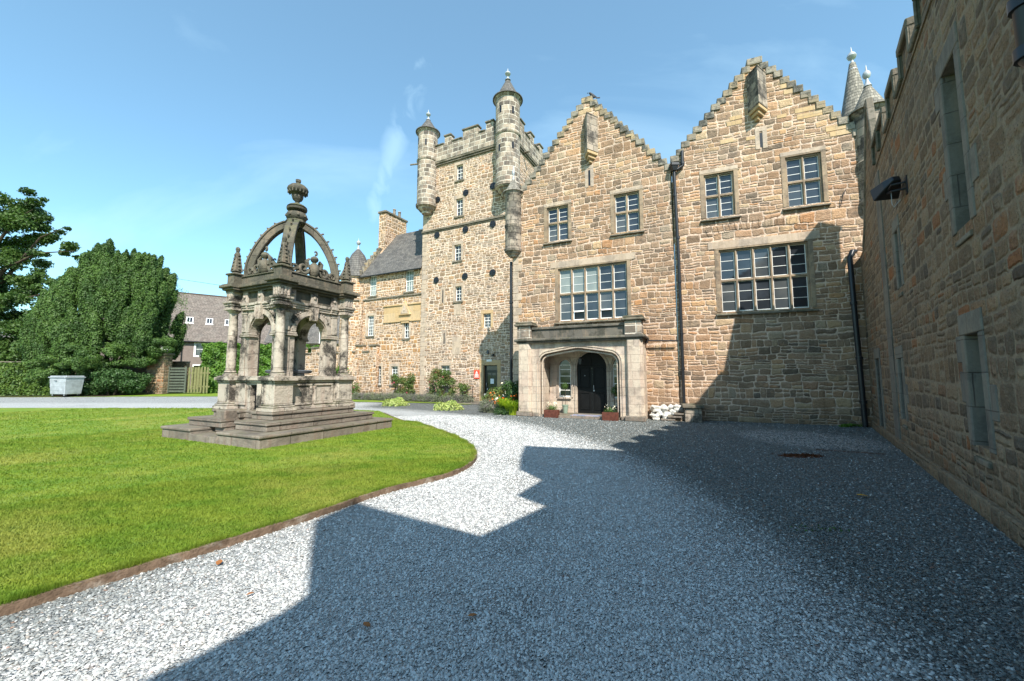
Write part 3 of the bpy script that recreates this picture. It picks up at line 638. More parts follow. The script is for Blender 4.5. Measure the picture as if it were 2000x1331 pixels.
def mullioned(parent,x0,x1,z0,z1,nx,zt,blinds=(),open_=(),d=.13):
    """stone mullion-and-transom window with white metal casements"""
    s=MB(); b=.13; mw=.085
    # moulded outer frame, stepped back twice
    for k,(o,y) in enumerate(((0,0),(.05,.05))):
        s.box(x0+o-(.0 if k else .09),x0+o+.05+.002*k,y-(.014 if k==0 else 0),d+.12,z0,z1-.05*k).box(x1-o-.05-.002*k,x1-o+(.0 if k else .09),y-(.014 if k==0 else 0),d+.12,z0,z1-.05*k)
        s.box(x0+o-(.0 if k else .09),x1-o+(.0 if k else .15),y-(.018 if k==0 else .003),d+.125,z1-o-.05-.002*k,z1-o+(.0 if k else .0))
    xi0,xi1=x0+.1,x1-.1; zi1=z1-.1
    wl=(xi1-xi0-(nx-1)*mw)/nx
    for i in range(1,nx):
        xc=xi0+i*wl+(i-.5)*mw; s.prism([(xc-mw/2,d+.1),(xc-mw/2,.09),(xc-.018,.04),(xc+.018,.04),(xc+mw/2,.09),(xc+mw/2,d+.1)],z0,zi1)
    s.box(xi0,xi1,.055,d+.095,zt-.05,zt+.03)
    wd=s.build('window','mullion',parent,bevel=.006)
    lh=.28 if nx>2 else .15; MB().box(x0-(.30 if nx>2 else .1),x1+(.30 if nx>2 else .1),-.022,.2,z1,z1+lh).build('lintel','dressed',wd,bevel=.01)
    m=MB(); m.add([(x0-.12,-.10,z0-.14),(x1+.12,-.10,z0-.14),(x1+.12,d+.1,z0-.14),(x0-.12,d+.1,z0-.14),(x0-.12,-.10,z0-.09),(x1+.12,-.10,z0-.09),(x1+.12,d+.1,z0+.02),(x0-.12,d+.1,z0+.02)],[(0,3,2,1),(4,5,6,7),(0,1,5,4),(1,2,6,5),(2,3,7,6),(3,0,4,7)])
    m.build('sill','moss',wd,bevel=.01)
    q=0
    for j,(a,c) in enumerate(((z0+.02,zt-.05),(zt+.03,zi1))):
        for i in range(nx):
            xa=xi0+i*(wl+mw); xb=xa+wl; f=.022; y=d+.0; m=MB()
            m.box(xa,xa+f,y,y+.04,a,c).box(xb-f,xb,y,y+.04,a,c).box(xa+f,xb-f,y+.001,y+.041,a,a+f*1.5).box(xa+f,xb-f,y+.001,y+.041,c-f,c)
            for k in (1,2): z=a+(c-a)*k/3; m.box(xa+f,xb-f,y+.006,y+.03,z-.008,z+.008)
            zo=a+(c-a)/3
            if (i,j) in open_: m.box(xa+f,xb-f,y-.03,y+.02,zo-.03,zo+.03)
            cs=m.build('casement','white',wd)
            pm='glassblind' if (i,j) in blinds else ('glassgrey' if (i+j)%3==0 else 'glass')
            if (i,j) in open_: MB().box(xa+.01,xb-.01,y+.018,y+.024,zo,c-.01).build('pane',pm,cs); MB().box(xa+.01,xb-.01,y+.11,y+.114,a+.01,zo).build('dark_gap','black',cs)
            else: MB().box(xa+.01,xb-.01,y+.018,y+.024,a+.01,c-.01).build('pane',pm,cs)
    return wd
def relieving_arch(parent,x0,x1,z,h=.34,lift=.18,n=18,mat='crow'):
    m=MB(); rd=random.Random(int(z*91+x0*7))
    for i in range(n):
        t0=i/n; t1=(i+1)/n; xa=x0+(x1-x0)*t0; xb=x0+(x1-x0)*t1; zb=z+lift*(1-(2*(t0+t1)/2-1)**2); sh=(t0+t1-1)*.10; hh=h*rd.uniform(.8,1.1)
        g=.012
        m.slab([(xa+g,zb),(xb-g,zb),(xb-g+sh,zb+hh),(xa+g+sh,zb+hh)],[],-.012-.006*rd.random(),.05)
    return m.build('relieving_arch','facade',parent)
def wedge_flue(parent,xc,zt,zb,w=.42):
    """square stone shaft set corner-outward on the gable, on a stepped corbel"""
    m=MB(); wl=w*.66; wr=w*.9; dd=w*1.2
    m.prism([(xc-wl,.05),(xc,-dd),(xc+wr,.05)],zb+.42,zt)
    m.prism([(xc-wl-.02,.05),(xc,-dd-.03),(xc+wr+.02,.05)],zt-.001,zt+.05)
    a=m.build('wall_shaft','turret_pale',parent,bevel=.012)
    m=MB()
    for i,(k,z0,z1) in enumerate(((.95,zb+.28,zb+.419),(.68,zb+.14,zb+.281),(.36,zb,zb+.141))):
        m.prism([(xc-wl*k,.05),(xc,-dd*k),(xc+wr*k,.05)],z0,z1)
    m.build('corbel','orange',a,bevel=.02); return a
def slit(parent,x,z0,z1,w=.09):
    m=MB(); m.box(x-w-.10,x-w/2,-.012,.1,z0-.06,z1+.06).box(x+w/2,x+w+.10,-.012,.1,z0-.06,z1+.06).box(x-w-.10,x+w+.10,-.015,.1,z1+.055,z1+.2)
    s=m.build('slit_window','dressed',parent,bevel=.006)
    MB().box(x-w/2+.001,x+w/2-.001,-.001,.02,z0,z1).build('dark_opening','black',s); return s

# ================================================================= left gabled front
GH=115.3
LG=thing('gabled_range','left of two tan rubble crow-stepped gables, above the arched porch','castle wing',(0.066,17.976,0),R(90-GH))
prof=crow_profile(-.02,9.6,3.66,13.78,6.86,9.95,16,15,.16)
outer=[(-.02,-.05),(6.86,-.05)]+prof[::-1]
TL=.55
wins=[(1.60,2.69,7.56,9.16,2,8.40),(4.56,5.68,7.50,9.18,2,8.36),(2.10,5.12,3.98,6.32,5,5.16)]
holes=[hole(a,b,c,d) for a,b,c,d,_,_ in wins]+[hole(2.93,4.22,-.02,2.0),hole(2.16,2.72,.72,2.0),hole(4.43,4.72,.72,2.0)]
MB().slab(outer,holes,0,TL).build('wall','facade',LG)
steps_mesh(LG,prof,TL)
mullioned(LG,*wins[0][:5],wins[0][5]); mullioned(LG,*wins[1][:5],wins[1][5])
mullioned(LG,*wins[2][:5],wins[2][5],blinds=((0,1),(1,1),(2,1)),open_=((1,0),(3,0)))
relieving_arch(LG,2.0,5.0,6.78)
wedge_flue(LG,3.66,12.72,10.72); slit(LG,3.60,9.75,10.45)
# quoins at the left corner
m=MB()
for i in range(28):
    z=.02+i*.335; w_=.42 if i%2 else .26; m.box(-.012,w_,-.016,.5,z,z+.325)
m.build('quoins','dressed',LG,bevel=.012)
MB().box(-.021,-.02,0.55,6.5,0,9.4).build('side_wall','facade',LG)
m=MB(); m.add([(-.02,.55,9.4),(3.42,.55,13.2),(3.42,9,13.2),(-.02,9,9.4),(6.86,.55,9.4),(6.86,9,9.4)],[(0,1,2,3),(1,4,5,2)]); m.build('roof','slate',LG)
# corner turret of the left gable
def turret(parent,cx,cy,r,zc,zt,ztop,zcone,bands=(),mat='turret_pale',conemat='slatefish',name='corner_turret',ball=.11,steps=3,eave=.12,slits=()):
    pr=[(.05,zc-.52*r*1.6)]
    n=steps
    for i in range(n):
        a=(i+1)/n; rr=r*(.25+.83*a); z0=zc-.52*r*1.6*(1-i/n); z1=zc-.52*r*1.6*(1-(i+1)/n)
        pr+=[(rr*.86,z0+.02),(rr,z0+(z1-z0)*.55),(rr,z1-.01)]
    pr+=[(r*1.1,zc),(r*1.1,zc+.06),(r,zc+.09)]
    z=zc+.09
    for b in bands: pr+=[(r,b-.09),(r*1.07,b-.04),(r*1.1,b+.04),(r,b+.08)]
    pr+=[(r,ztop-.16),(r+eave*.5,ztop-.08),(r+eave*.6,ztop)]
    t=MB().lathe(pr,cx,cy,28).build(name,mat,parent,smooth=True)
    cone=[(r+eave,ztop-.02),(r+eave,ztop+.03),(r*.98,ztop+.10)]
    for i in range(1,7):
        k=i/6; cone.append((max(.03,r*.98*(1-k)**.92),ztop+.10+(zcone-ztop-.10)*k))
    MB().lathe(cone,cx,cy,28).build('conical_roof',conemat,t,smooth=True)
    b=ball; MB().lathe([(.11*b/.11,zcone-.16),(.05,zcone+.02),(.035,zcone+.12),(b*.75,zcone+.17),(b,zcone+.26),(b*.8,zcone+.35),(.03,zcone+.42),(.008,zcone+.62)],cx,cy,14).build('finial','lead',t,smooth=True)
    for (sx,sz) in slits:
        an=R(sx); MB().box(-.06,.06,-.012,.05,sz,sz+.42,Matrix.Translation((cx+r*math.sin(an),cy-r*math.cos(an),0))@Matrix.Rotation(an,4,'Z')).build('loophole','black',t)
    return t
turret(LG,.02,-.04,.38,7.35,0,10.1,10.85,bands=(8.5,),name='corner_turret',ball=.07,eave=.13,mat='turret_pale')

# ================================================================= right gabled front
FH=112.3
RG=thing('gabled_range','right and taller of two tan rubble crow-stepped gables, partly in shadow','castle wing',(6.262,15.038,0),R(90-FH))
prof2=crow_profile(.03,9.98,3.12,13.42,6.0,9.95,14,14,.17)
outer=[(.03,-.05),(6.0,-.05)]+prof2[::-1]
rw=[(1.09,2.19,7.56,9.30,2,8.42),(3.72,4.87,7.58,9.44,2,8.48),(1.48,4.33,3.96,6.33,5,5.14)]
MB().slab(outer,[hole(a,b,c,d) for a,b,c,d,_,_ in rw],0.003,TL).build('wall','facade',RG)
steps_mesh(RG,prof2,TL)
mullioned(RG,*rw[0][:5],rw[0][5]); mullioned(RG,*rw[1][:5],rw[1][5]); mullioned(RG,*rw[2][:5],rw[2][5])
relieving_arch(RG,1.2,4.5,6.82)
wedge_flue(RG,2.98,12.75,10.95,.44); slit(RG,3.08,9.95,10.5)
for (x,z,wd,hh) in ((2.0,11.0,.5,.17),(2.1,11.2,.42,.16),(1.75,10.35,.44,.17),(2.6,10.3,.4,.14),(3.75,12.0,.5,.18),(3.85,11.75,.5,.18),(4.15,10.95,.6,.18),(4.2,10.7,.75,.2),(5.0,10.05,.7,.2),(5.1,9.85,.6,.18),(3.6,10.9,.3,.14)):
    MB().box(x,x+wd,-.010,.05,z,z+hh).build('repaired_stone','orange',RG,bevel=.01)
m=MB(); m.add([(-.02,.55,9.4),(3.05,.55,12.9),(3.05,9,12.9),(-.02,9,9.4),(6.0,.55,9.4),(6.0,9,9.4)],[(0,1,2,3),(1,4,5,2)]); m.build('roof','slate',RG)
# old iron hook
MB().tube([(5.25,-.03,7.35),(5.32,-.08,7.7),(5.42,-.05,7.9)],.012,6).build('iron_hook','iron',RG)
# corner turret and tall spire at the right end
turret(RG,6.27,.1,.46,7.35,0,10.5,11.6,bands=(8.7,),name='corner_turret',ball=.12,eave=.17)
sp=MB().lathe([(.98,9.3),(1.0,9.5),(.74,10.6),(.44,12.0),(.10,13.9)],6.75,2.4,20).build('spire_roof','slatefish',RG,smooth=True)
MB().lathe([(.16,13.6),(.05,13.95),(.04,14.05),(.12,14.1),(.16,14.2),(.12,14.3),(.03,14.4),(.006,14.6)],6.75,2.4,14).build('finial','lead',sp,smooth=True)

# ================================================================= tower
T=thing('tower_house','tall square rubble tower with two round corner turrets and battlements','tower',(-5.967,26.244,0),R(90-117))
TW=6.86; TD=5.2
tw=[(2.60,3.12,14.33,15.38),(2.60,3.14,11.92,13.08),(2.50,3.04,8.98,10.03),(2.62,3.12,6.34,7.30),(4.72,5.26,4.54,5.40),(1.60,2.28,.98,2.28)]
o=[(-.07,-.05),(TW,-.05),(TW,16.9),(-.07+.0,16.9)]
MB().slab([(-.10,-.05),(TW,-.05),(TW,15.8),(-.02,15.8)],[hole(*q) for q in tw]+[hole(4.76,5.72,0.12,2.26)],0,.6).build('wall','tower',T)
MB().box(TW-.6,TW-.002,.6,TD,0,15.8).build('side_wall','tower',T)
MB().box(-.05,.55,.6,TD,0,15.8).build('side_wall','tower',T)
MB().box(.3,TW-.3,.4,TD-.2,15.3,15.6).build('flat_roof','lead',T)
for i,q in enumerate(tw): sash(T,*q,cols=2,rows=4 if i!=5 else 6,d=.13,pane=['glass','glassgrey','glass','glass','glassgrey','glassgrey'][i],surround='orange' if i==4 else 'dressed',sill=i!=4,fr=.045)
# slate-like string courses
m=MB(); m.box(-.14,TW,-.10,.05,11.22,11.36); m.box(-.10,TW,-.05,.05,11.14,11.221); m.build('string_course','moss',T,bevel=.02)
# battlemented parapet: front and right side
par=MB(); cop=MB()
def battlement(par,cop,x0,x1,y,axis,zb,zc,zm,mer,T_=.35,mats=None):
    def bx(M_,a,b,c0,c1,z0,z1):
        if axis=='x': M_.box(a,b,y+c0,y+c1,z0,z1)
        else: M_.box(y-c1,y-c0,a,b,z0,z1)
    bx(par,x0,x1,0,T_,zb,zc)
    cur=x0
    for a,b in mer:
        bx(par,a,b,.002,T_-.002,zc,zm); bx(cop,a-.05,b+.05,-.07,T_+.06,zm,zm+.11)
        if a-cur>.15: bx(cop,cur,a-.052,-.06,T_+.05,zc,zc+.09)
        cur=b+.052
    if x1-cur>.15: bx(cop,cur,x1,-.06,T_+.05,zc,zc+.09)
battlement(par,cop,.5,TW,-.18,'x',15.95,17.02,17.5,((1.75,2.25),(3.2,4.35),(4.95,5.5)))
battlement(par,cop,.0,TD,TW+.16,'y',15.95,17.02,17.5,((.5,1.1),(2.0,2.6),(3.5,4.1),(4.8,5.2)))
battlement(par,cop,.3,TW,TD-.2,'x',15.95,17.02,17.5,((.9,1.5),(2.4,3.0),(3.9,4.5),(5.4,6.0)))
par.build('parapet','turret',T); cop.build('parapet_coping','moss',T,bevel=.02)
m=MB(); m.box(.3,TW+.1,-.16,.1,15.8,15.95); m.box(.3,TW+.05,-.10,.1,15.68,15.801); m.box(TW-.1,TW+.14,-.1,TD,15.8,15.949); m.box(TW-.1,TW+.08,-.05,TD,15.68,15.8); m.build('corbel_course','moss',T,bevel=.03)
m=MB()
for y in (1.2,3.2): m.tube([(TW+.1,y,15.75),(TW+.5,y,15.72)],.07,8)
m.build('stone_spout','moss',T)
MB().tube([(-.3,-.35,16.05),(-.85,-.55,16.02)],.055,8).build('stone_spout','moss',T)
turret(T,.34,-.18,.66,12.95,0,18.15,19.25,bands=(16.05,),mat='turret',conemat='slate',ball=.16,eave=.17,slits=((-30,17.2),(-25,14.9),(28,16.95)))
turret(T,6.52,-.22,.74,12.9,0,18.45,19.95,bands=(16.05,),mat='turret',conemat='slate',ball=.18,eave=.19,slits=((-8,17.3),(-14,14.9),(52,17.2),(52,15.0)))
MB().lathe([(.14,17.6),(.05,17.9),(.05,18.05),(.16,18.15),(.2,18.3),(.12,18.45),(.03,18.5),(.01,18.75)],2.1,4.5,12).build('finial','lead',T,smooth=True)
for x in (1.12,3.37,5.38):
    for z in (13.36,10.92,7.88):
        tp=MB().lathe([(.0,-.02),(.205,-.02),(.22,.02),(.21,.05),(.03,.07),(.0,.07)],0,0,20,M4=Matrix.Translation((x,0,z))@Matrix.Rotation(R(90),4,'X'),cap=False).build('tie_plate','black',T,smooth=True)
        MB().box(x-.02,x+.02,-.09,-.05,z-.19,z+.19).box(x-.19,x+.19,-.088,-.05,z-.02,z+.02).build('iron_cross','iron',tp)
slit(T,1.66,6.32,7.15); slit(T,1.81,3.65,4.35); 
MB().box(2.55,3.1,-.012,.05,5.45,6.2).build('carved_panel','dressed',T,bevel=.01)
MB().box(2.45,3.1,-.008,.05,2.95,4.1).build('blocked_window','dressed',T,bevel=.01)
m=MB()
for i in range(50):
    z=.02+i*.32; m.box(-.115 if z<11 else -.10,(.42 if i%2 else .26),-.013,.3,z,z+.31) if z<15.4 else None
m.build('quoins','dressed',T,bevel=.012)
# tower door
m=MB(); m.box(4.50,4.766,-.02,.3,0,2.254).box(5.714,5.95,-.02,.3,0,2.254).box(4.48,5.97,-.025,.3,2.254,2.56); m.build('door_surround','orange',T,bevel=.01)
dr=MB().box(4.77,4.85,.16,.22,.12,2.25).box(5.62,5.71,.16,.22,.12,2.25).box(4.85,5.62,.16,.22,1.88,1.97).box(4.85,5.62,.16,.22,2.2,2.25).box(4.85,4.95,.17,.23,.12,1.88).box(5.52,5.62,.17,.23,.12,1.88).box(4.95,5.52,.17,.23,.12,.3).box(4.95,5.52,.17,.23,1.8,1.88).box(5.22,5.25,.175,.22,.3,1.8).build('door','black',T)
MB().box(4.86,5.61,.19,.2,.13,2.24).build('glass_panel','glass',dr)
MB().box(5.16,5.40,.16,.168,1.15,1.45).build('paper_notice','paper',dr)
MB().tube([(4.9,.15,1.0),(4.9,.12,1.2)],.018,6).box(4.93,4.99,.15,.17,.78,.88).build('door_handle','lead',dr)
MB().box(4.3,6.0,-.9,0,0,.12).build('doorstep','step',T,bevel=.02)
MB().box(3.0,6.4,-1.4,-.9,0,.07).build('doorstep','step',T,bevel=.02)
def wall_item(fr,x,z,y=0): return tuple(fr.matrix_basis@Vector((x,y,z)))
def on(fr,name,label,cat,x,z,y=0,group=None):
    Mb=Matrix.Translation(fr.location)@Matrix.Rotation(fr.rotation_euler.z,4,'Z')
    return thing(name,label,cat,tuple(Mb@Vector((x,y,z))),fr.rotation_euler.z,group)
s=on(T,'sign','red sign board with white symbol and lines of white lettering beside the tower door','sign',4.11,1.45)
MB().box(0,.40,-.045,-.018,0,.52).build('board','red',s,bevel=.004)
m=MB(); Y0,Y1=-.049,-.0455
m.slab([(.13,.34),(.27,.34),(.2,.47)],[[(.175,.36),(.225,.36),(.2,.41)]],Y0,Y1); m.box(.12,.28,Y0,Y1,.315,.335); m.build('triangle_emblem','white',s)
rd=random.Random(4); m=MB()
for z,h_,x0,x1 in ((.245,.042,.09,.31),(.19,.042,.04,.36),(.135,.042,.11,.29),(.075,.045,.035,.365)):
    x=x0
    while x<x1-.01:
        w_=rd.choice((.018,.024,.028)); m.box(x,min(x+w_,x1),Y0,Y1,z,z+h_); 
        x+=w_+.010
m.build('lettering','white',s)
s=on(T,'security_light','small grey bulkhead lamp above the tower door','lamp',5.12,2.95)
MB().lathe([(0,-.02),(.06,-.02),(.07,.1),(.05,.2),(0,.22)],0,-.1,12,cap=False).build('lamp_body','leaddark',s,smooth=True); MB().box(-.03,.03,-.1,0,.05,.1).build('bracket','iron',s)
s=on(T,'security_camera','dark security camera on the wall above and right of the tower door','camera',5.5,2.82)
MB().box(-.05,.05,-.24,-.04,-.05,.05).lathe([(.0,0),(.055,0),(.055,.1),(0,.1)],.0,-.12,12).build('camera_body','iron',s); MB().box(-.02,.02,-.08,0,.05,.12).build('bracket','iron',s)
s=on(T,'number_plate','small white plaque over the tower door lintel','plaque',5.0,2.47)
MB().box(0,.36,-.05,-.027,0,.12).build('plate','white',s,bevel=.004)

# ================================================================= left wing
W=thing('left_wing','lower rubble wing with slate roof and crow-stepped chimney left of the tower','castle wing',(-6.149,26.60,0),R(90-117))
lw=[(-4.86,-4.17,7.42,8.92),(-1.44,-.70,7.42,8.92),(-4.94,-4.31,4.49,5.97),(-1.47,-1.01,4.18,5.30),(-4.26,-3.46,1.0,2.31),(-2.53,-1.92,1.0,2.28)]
MB().slab([(-5.7,-.05),(.06,-.05),(.06,9.05),(-5.7,9.05)],[hole(*q) for q in lw],0,.5).build('wall','leftwing',W)
for i,q in enumerate(lw): sash(W,*q,cols=3 if i in(0,1,2,4) else 2,rows=6 if i in (2,4,5) else 4,d=.11,pane=['glassblind','glassblind','glassgrey','glass','glassgrey','glassgrey'][i],surround='dressed' if i>1 else None,sill=True,fr=.05)
MB().box(-5.72,.05,-.08,.05,7.10,7.22).build('string_course','moss',W,bevel=.02)
pn=MB().box(-3.34,-.02,-.02,.05,5.42,6.48).build('carved_panel','orange',W,bevel=.01)
MB().box(-3.38,.03,-.09,.05,6.48,6.58).box(-3.38,.03,-.07,.05,5.33,5.42).build('panel_moulding','orange',pn,bevel=.015)
MB().slab([(-1.9,5.78),(-.8,5.78),(-1.34,6.85)],[],-.14,.05).build('pediment','orange',pn,bevel=.03)
MB().slab([(-1.68,5.88),(-1.02,5.88),(-1.34,6.52)],[],-.155,-.139).lathe([(0,0),(.07,0),(.05,.03),(0,.04)],0,0,12,M4=Matrix.Translation((-1.34,-.155,6.1))@Matrix.Rotation(R(90),4,'X')).build('pediment_carving','dressed',pn,bevel=.01)
MB().box(-1.75,-.9,-.12,.05,5.36,5.5).box(-1.66,-.98,-.09,.05,5.22,5.36).build('lintel_moulding','orange',pn,bevel=.02)
relieving_arch(W,-5.1,-4.15,6.2,.4,.14,9)
# roof
m=MB(); m.add([(-5.75,-.22,8.88),(.06,-.22,8.88),(.06,3.2,13.15),(-5.75,3.2,13.15),(-5.75,6.6,8.9),(.06,6.6,8.9)],[(0,1,2,3),(3,2,5,4)],[[(0,0),(5.8,0),(5.8,5.47),(0,5.47)],[(0,0),(5.8,0),(5.8,5.5),(0,5.5)]]); m.build('roof','slate',W)
MB().box(-3.0,.06,3.1,3.3,13.1,13.2).build('ridge','lead',W); MB().tube([(-5.7,-.26,8.85),(.05,-.26,8.85)],.05,6).build('gutter','iron',W)
m=MB(); prof3=[]
for i in range(11):
    y=-.15+i*.3; z=9.0+i*.374; m.box(-6.02,-5.62,y,3.4,z,z+.44+.0*i)
m.build('crow_steps','crow',W,bevel=.012)
ch=MB().box(-6.05,-5.35,1.9,4.3,10.5,14.6).build('chimney','leftwing',W)
ch.data.materials[0]=M['leftwing']
MB().box(-6.13,-5.27,1.8,4.4,14.6,14.76).build('chimney_cap','moss',ch,bevel=.02)
for y in (3.2,3.8): MB().lathe([(.13,14.76),(.11,15.3),(.14,15.35),(.12,15.4)],-5.7,y,12).build('chimney_pot','turret_pale',ch,smooth=True)
# gable end wall below the steps
MB().slab([(-.5,0),(6.7,0),(6.7,9),(3.2,13.3),(-.0,9)],[],-.01,.3,M4=Matrix.Translation((-5.71,0,0))@Matrix.Rotation(R(-90),4,'Z')@Matrix.Scale(-1,4,(1,0,0))).build('end_wall','leftwing',W)
# round stair tower with slated cone
st=MB().lathe([(1.15,0),(1.15,8.9),(1.22,8.95),(1.22,9.05)],-6.75,.55,26).build('stair_tower','leftwing',W,smooth=True)
MB().lathe([(1.35,8.98),(1.36,9.04),(.95,9.9),(.5,10.9),(.06,11.45)],-6.75,.55,10).build('conical_roof','slate',st)
MB().lathe([(.14,11.3),(.05,11.6),(.04,11.7),(.14,11.8),(.17,11.9),(.12,12.0),(.02,12.1),(.005,12.3)],-6.75,.55,12).build('finial','lead',st,smooth=True)
MB().box(-6.4,-6.15,-.68,-.55,7.6,8.7).build('window','white',st)
for k,s_ in enumerate((0,)): pass
for z in (7.12,): MB().lathe([(1.15,z),(1.24,z+.02),(1.24,z+.1),(1.15,z+.12)],-6.75,.55,26,cap=False).build('string_course','moss',st)
# low crenellated wall running left from the wing
CW=thing('battlemented_wall','low rubble wall with stepped dark coping left of the castle, seen behind the well house','wall',(-6.149,26.60,0),R(90-117))
zs=[(-3.7,3.78,-4.3),(-4.7,3.37,-4.3),(-5.4,3.80,-4.7),(-6.45,3.37,-5.4),(-7.2,3.8,-6.45),(-8.2,3.37,-7.2),(-9,3.8,-8.2),(-10,3.37,-9),(-10.8,3.8,-10),(-12,3.4,-10.8),(-12.9,3.8,-12),(-14,3.4,-12.9)]
m=MB(); c=MB()
tops=[(-3.68,-4.4,3.84),(-4.4,-5.0,3.42),(-5.0,-5.75,3.86),(-5.75,-6.6,3.42),(-6.6,-7.4,3.86),(-7.4,-8.2,3.42),(-8.2,-9.0,3.86),(-9,-9.8,3.42),(-9.8,-10.6,3.86),(-10.6,-11.4,3.42),(-11.4,-12.2,3.86),(-12.2,-13.2,3.42)]
for a,b,z in tops:
    m.box(b,a,-.28,-.012,0,z-.12); c.box(b-.03,a+.03,-.36,.0,z-.12,z)
m.build('wall','leftwing',CW); c.build('coping','moss',CW,bevel=.02)
# ================================================================= side wing on the right (past the camera its unseen skyline is shaped for the ground shadows)
SW=thing('side_wing','tall shaded rubble wing wall with battlements at the right edge of the picture','castle wing',(11.52,12.88,0),R(90-216.4))
sw_holes=[hole(9.90,10.46,3.46,5.55),hole(9.80,10.32,.80,2.16),hole(5.16,5.58,.72,2.02),hole(5.98,6.32,3.44,4.6),hole(1.78,2.42,.05,2.12)]
top=[(-.05,5.55),(1.1,5.6),(1.6,6.0),(2.2,6.74),(4.45,6.75),(12.75,6.75),(12.9,7.02),(15.2,9.62),(15.75,8.75),(16.15,7.9),(15.95,6.95),(16.72,6.75),(16.4,5.98),(17.62,6.05),(19.13,8.33),(19.42,8.8),(19.9,8.5),(19.74,7.59),(19.51,6.48),(19.65,6.38),(20.11,6.31),(25,6.33)]
pts=[]; lastx=-1
for x,z in top:
    pts.append((x,z)); lastx=x
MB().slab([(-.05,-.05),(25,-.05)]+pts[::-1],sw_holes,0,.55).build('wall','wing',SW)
MB().slab([(1.9,6.2),(2.2,6.73),(4.46,6.74),(4.35,7.1),(3.75,8.8),(3.6,8.8),(3.5,8.5),(1.62,6.03)],[],-.003,.09).build('gablet','wing',SW)
m=MB(); m2=MB(); mers=[(3.99+1.3*i+(0.02*i if i else 0),.68) for i in range(7)]
cur=4.45
for a,l in mers:
    if a<4.4: a=4.45
    m2.box(a,a+l,-.004,.45,6.752,7.22); m.box(a-.07,a+l+.07,-.07,.5,7.22,7.36)
    if a-cur>.2: m.box(cur,a-.072,-.06,.5,6.76,6.88)
    # coping turns down the flanks of each merlon
    m.box(a-.07,a-.001,-.065,.48,6.78,7.22); m.box(a+l+.001,a+l+.07,-.065,.48,6.78,7.22); cur=a+l+.072
m2.box(4.45,12.75,-.02,-.001,6.70,6.752)
m2.build('parapet','wing',SW); m.build('parapet_coping','moss',SW,bevel=.015)
m=MB(); m.slab([(1.0,5.5),(1.62,5.9),(3.50,8.38),(3.60,8.7),(3.76,8.7),(4.36,6.95),(4.45,7.0),(3.82,8.86),(3.55,8.86),(3.44,8.55),(1.55,6.1),(.95,5.68)],[],-.03,.12); m.build('gablet_coping','moss',SW,bevel=.02)
m=MB(); m.add([(0,.5,6.2),(12.8,.5,6.3),(12.8,2.9,9.3),(0,2.9,9.3)],[(0,1,2,3)],[[(0,0),(12.8,0),(12.8,3.9),(0,3.9)]]); m.build('roof','slate',SW)  # unseen slope added to throw shade on the right gable
MB().box(2.35,3.1,1.5,2.2,5,10.2).build('chimney','wing',SW); MB().box(2.3,3.15,1.45,2.25,10.2,10.3).build('chimney_cap','moss',SW)  # unseen stack added to cast the shadow beside the gable window
m=MB().box(0,25,.56,.6,0,6).build('inner_wall','black',SW)
def lancet(x0,x1,z0,z1,d=.3):
    s=MB(); a=.16
    s.box(x0-a,x0+.006,-.015,.2,z0-.02,z1-.006).box(x1-.006,x1+a,-.015,.2,z0-.02,z1-.006).box(x0-a,x1+a,-.018,.2,z1-.006,z1+.26)
    s.box(x0+.006,x0+.09,.12,d+.1,z0,z1).box(x1-.09,x1-.006,.12,d+.1,z0,z1).box(x0+.09,x1-.09,.12,d+.1,z1-.09,z1-.001)
    s.box(x0-a-.16,x0-a-.003,-.011,.1,z0+.5,z0+.9).box(x1+a+.003,x1+a+.2,-.011,.1,z0+.35,z0+.75).box(x0-a-.2,x0-a-.003,-.011,.1,z1-.35,z1)
    w_=s.build('lancet_window','wdressed',SW,bevel=.012)
    m=MB(); m.add([(x0,-.03,z0-.2),(x1,-.03,z0-.2),(x1,d+.1,z0-.2),(x0,d+.1,z0-.2),(x0,-.03,z0-.14),(x1,-.03,z0-.14),(x1,d+.1,z0+.09),(x0,d+.1,z0+.09)],[(0,3,2,1),(4,5,6,7),(0,1,5,4),(1,2,6,5),(2,3,7,6),(3,0,4,7)])
    m.build('sill','moss',w_,bevel=.008)
    m=MB(); m.box(x0+.09,x0+.13,d+.05,d+.08,z0,z1-.09).box(x1-.13,x1-.09,d+.05,d+.08,z0,z1-.09); m.build('casement','white',w_); MB().box(x0+.09,x1-.09,d+.06,d+.065,z0,z1).build('pane','glass',w_)
lancet(*[9.90,10.46,3.46,5.55]); lancet(*[9.80,10.32,.80,2.16]); lancet(5.16,5.58,.72,2.02,.2); lancet(5.98,6.32,3.44,4.6,.2)
m=MB(); m.box(1.6,1.78,-.02,.2,0,2.3).box(2.42,2.6,-.02,.2,0,2.3).box(1.6,2.6,-.025,.2,2.12,2.4); dd=m.build('door_surround','wdressed',SW,bevel=.01); MB().box(1.78,2.42,.3,.36,.02,2.12).build('door','iron',dd)
MB().box(4.15,4.75,-.022,.1,.02,6.5).build('smooth_stone_strip','wdressed',SW)
MB().box(-.05,25,-.06,.05,-.02,.22).build('plinth','wing',SW,bevel=.02)
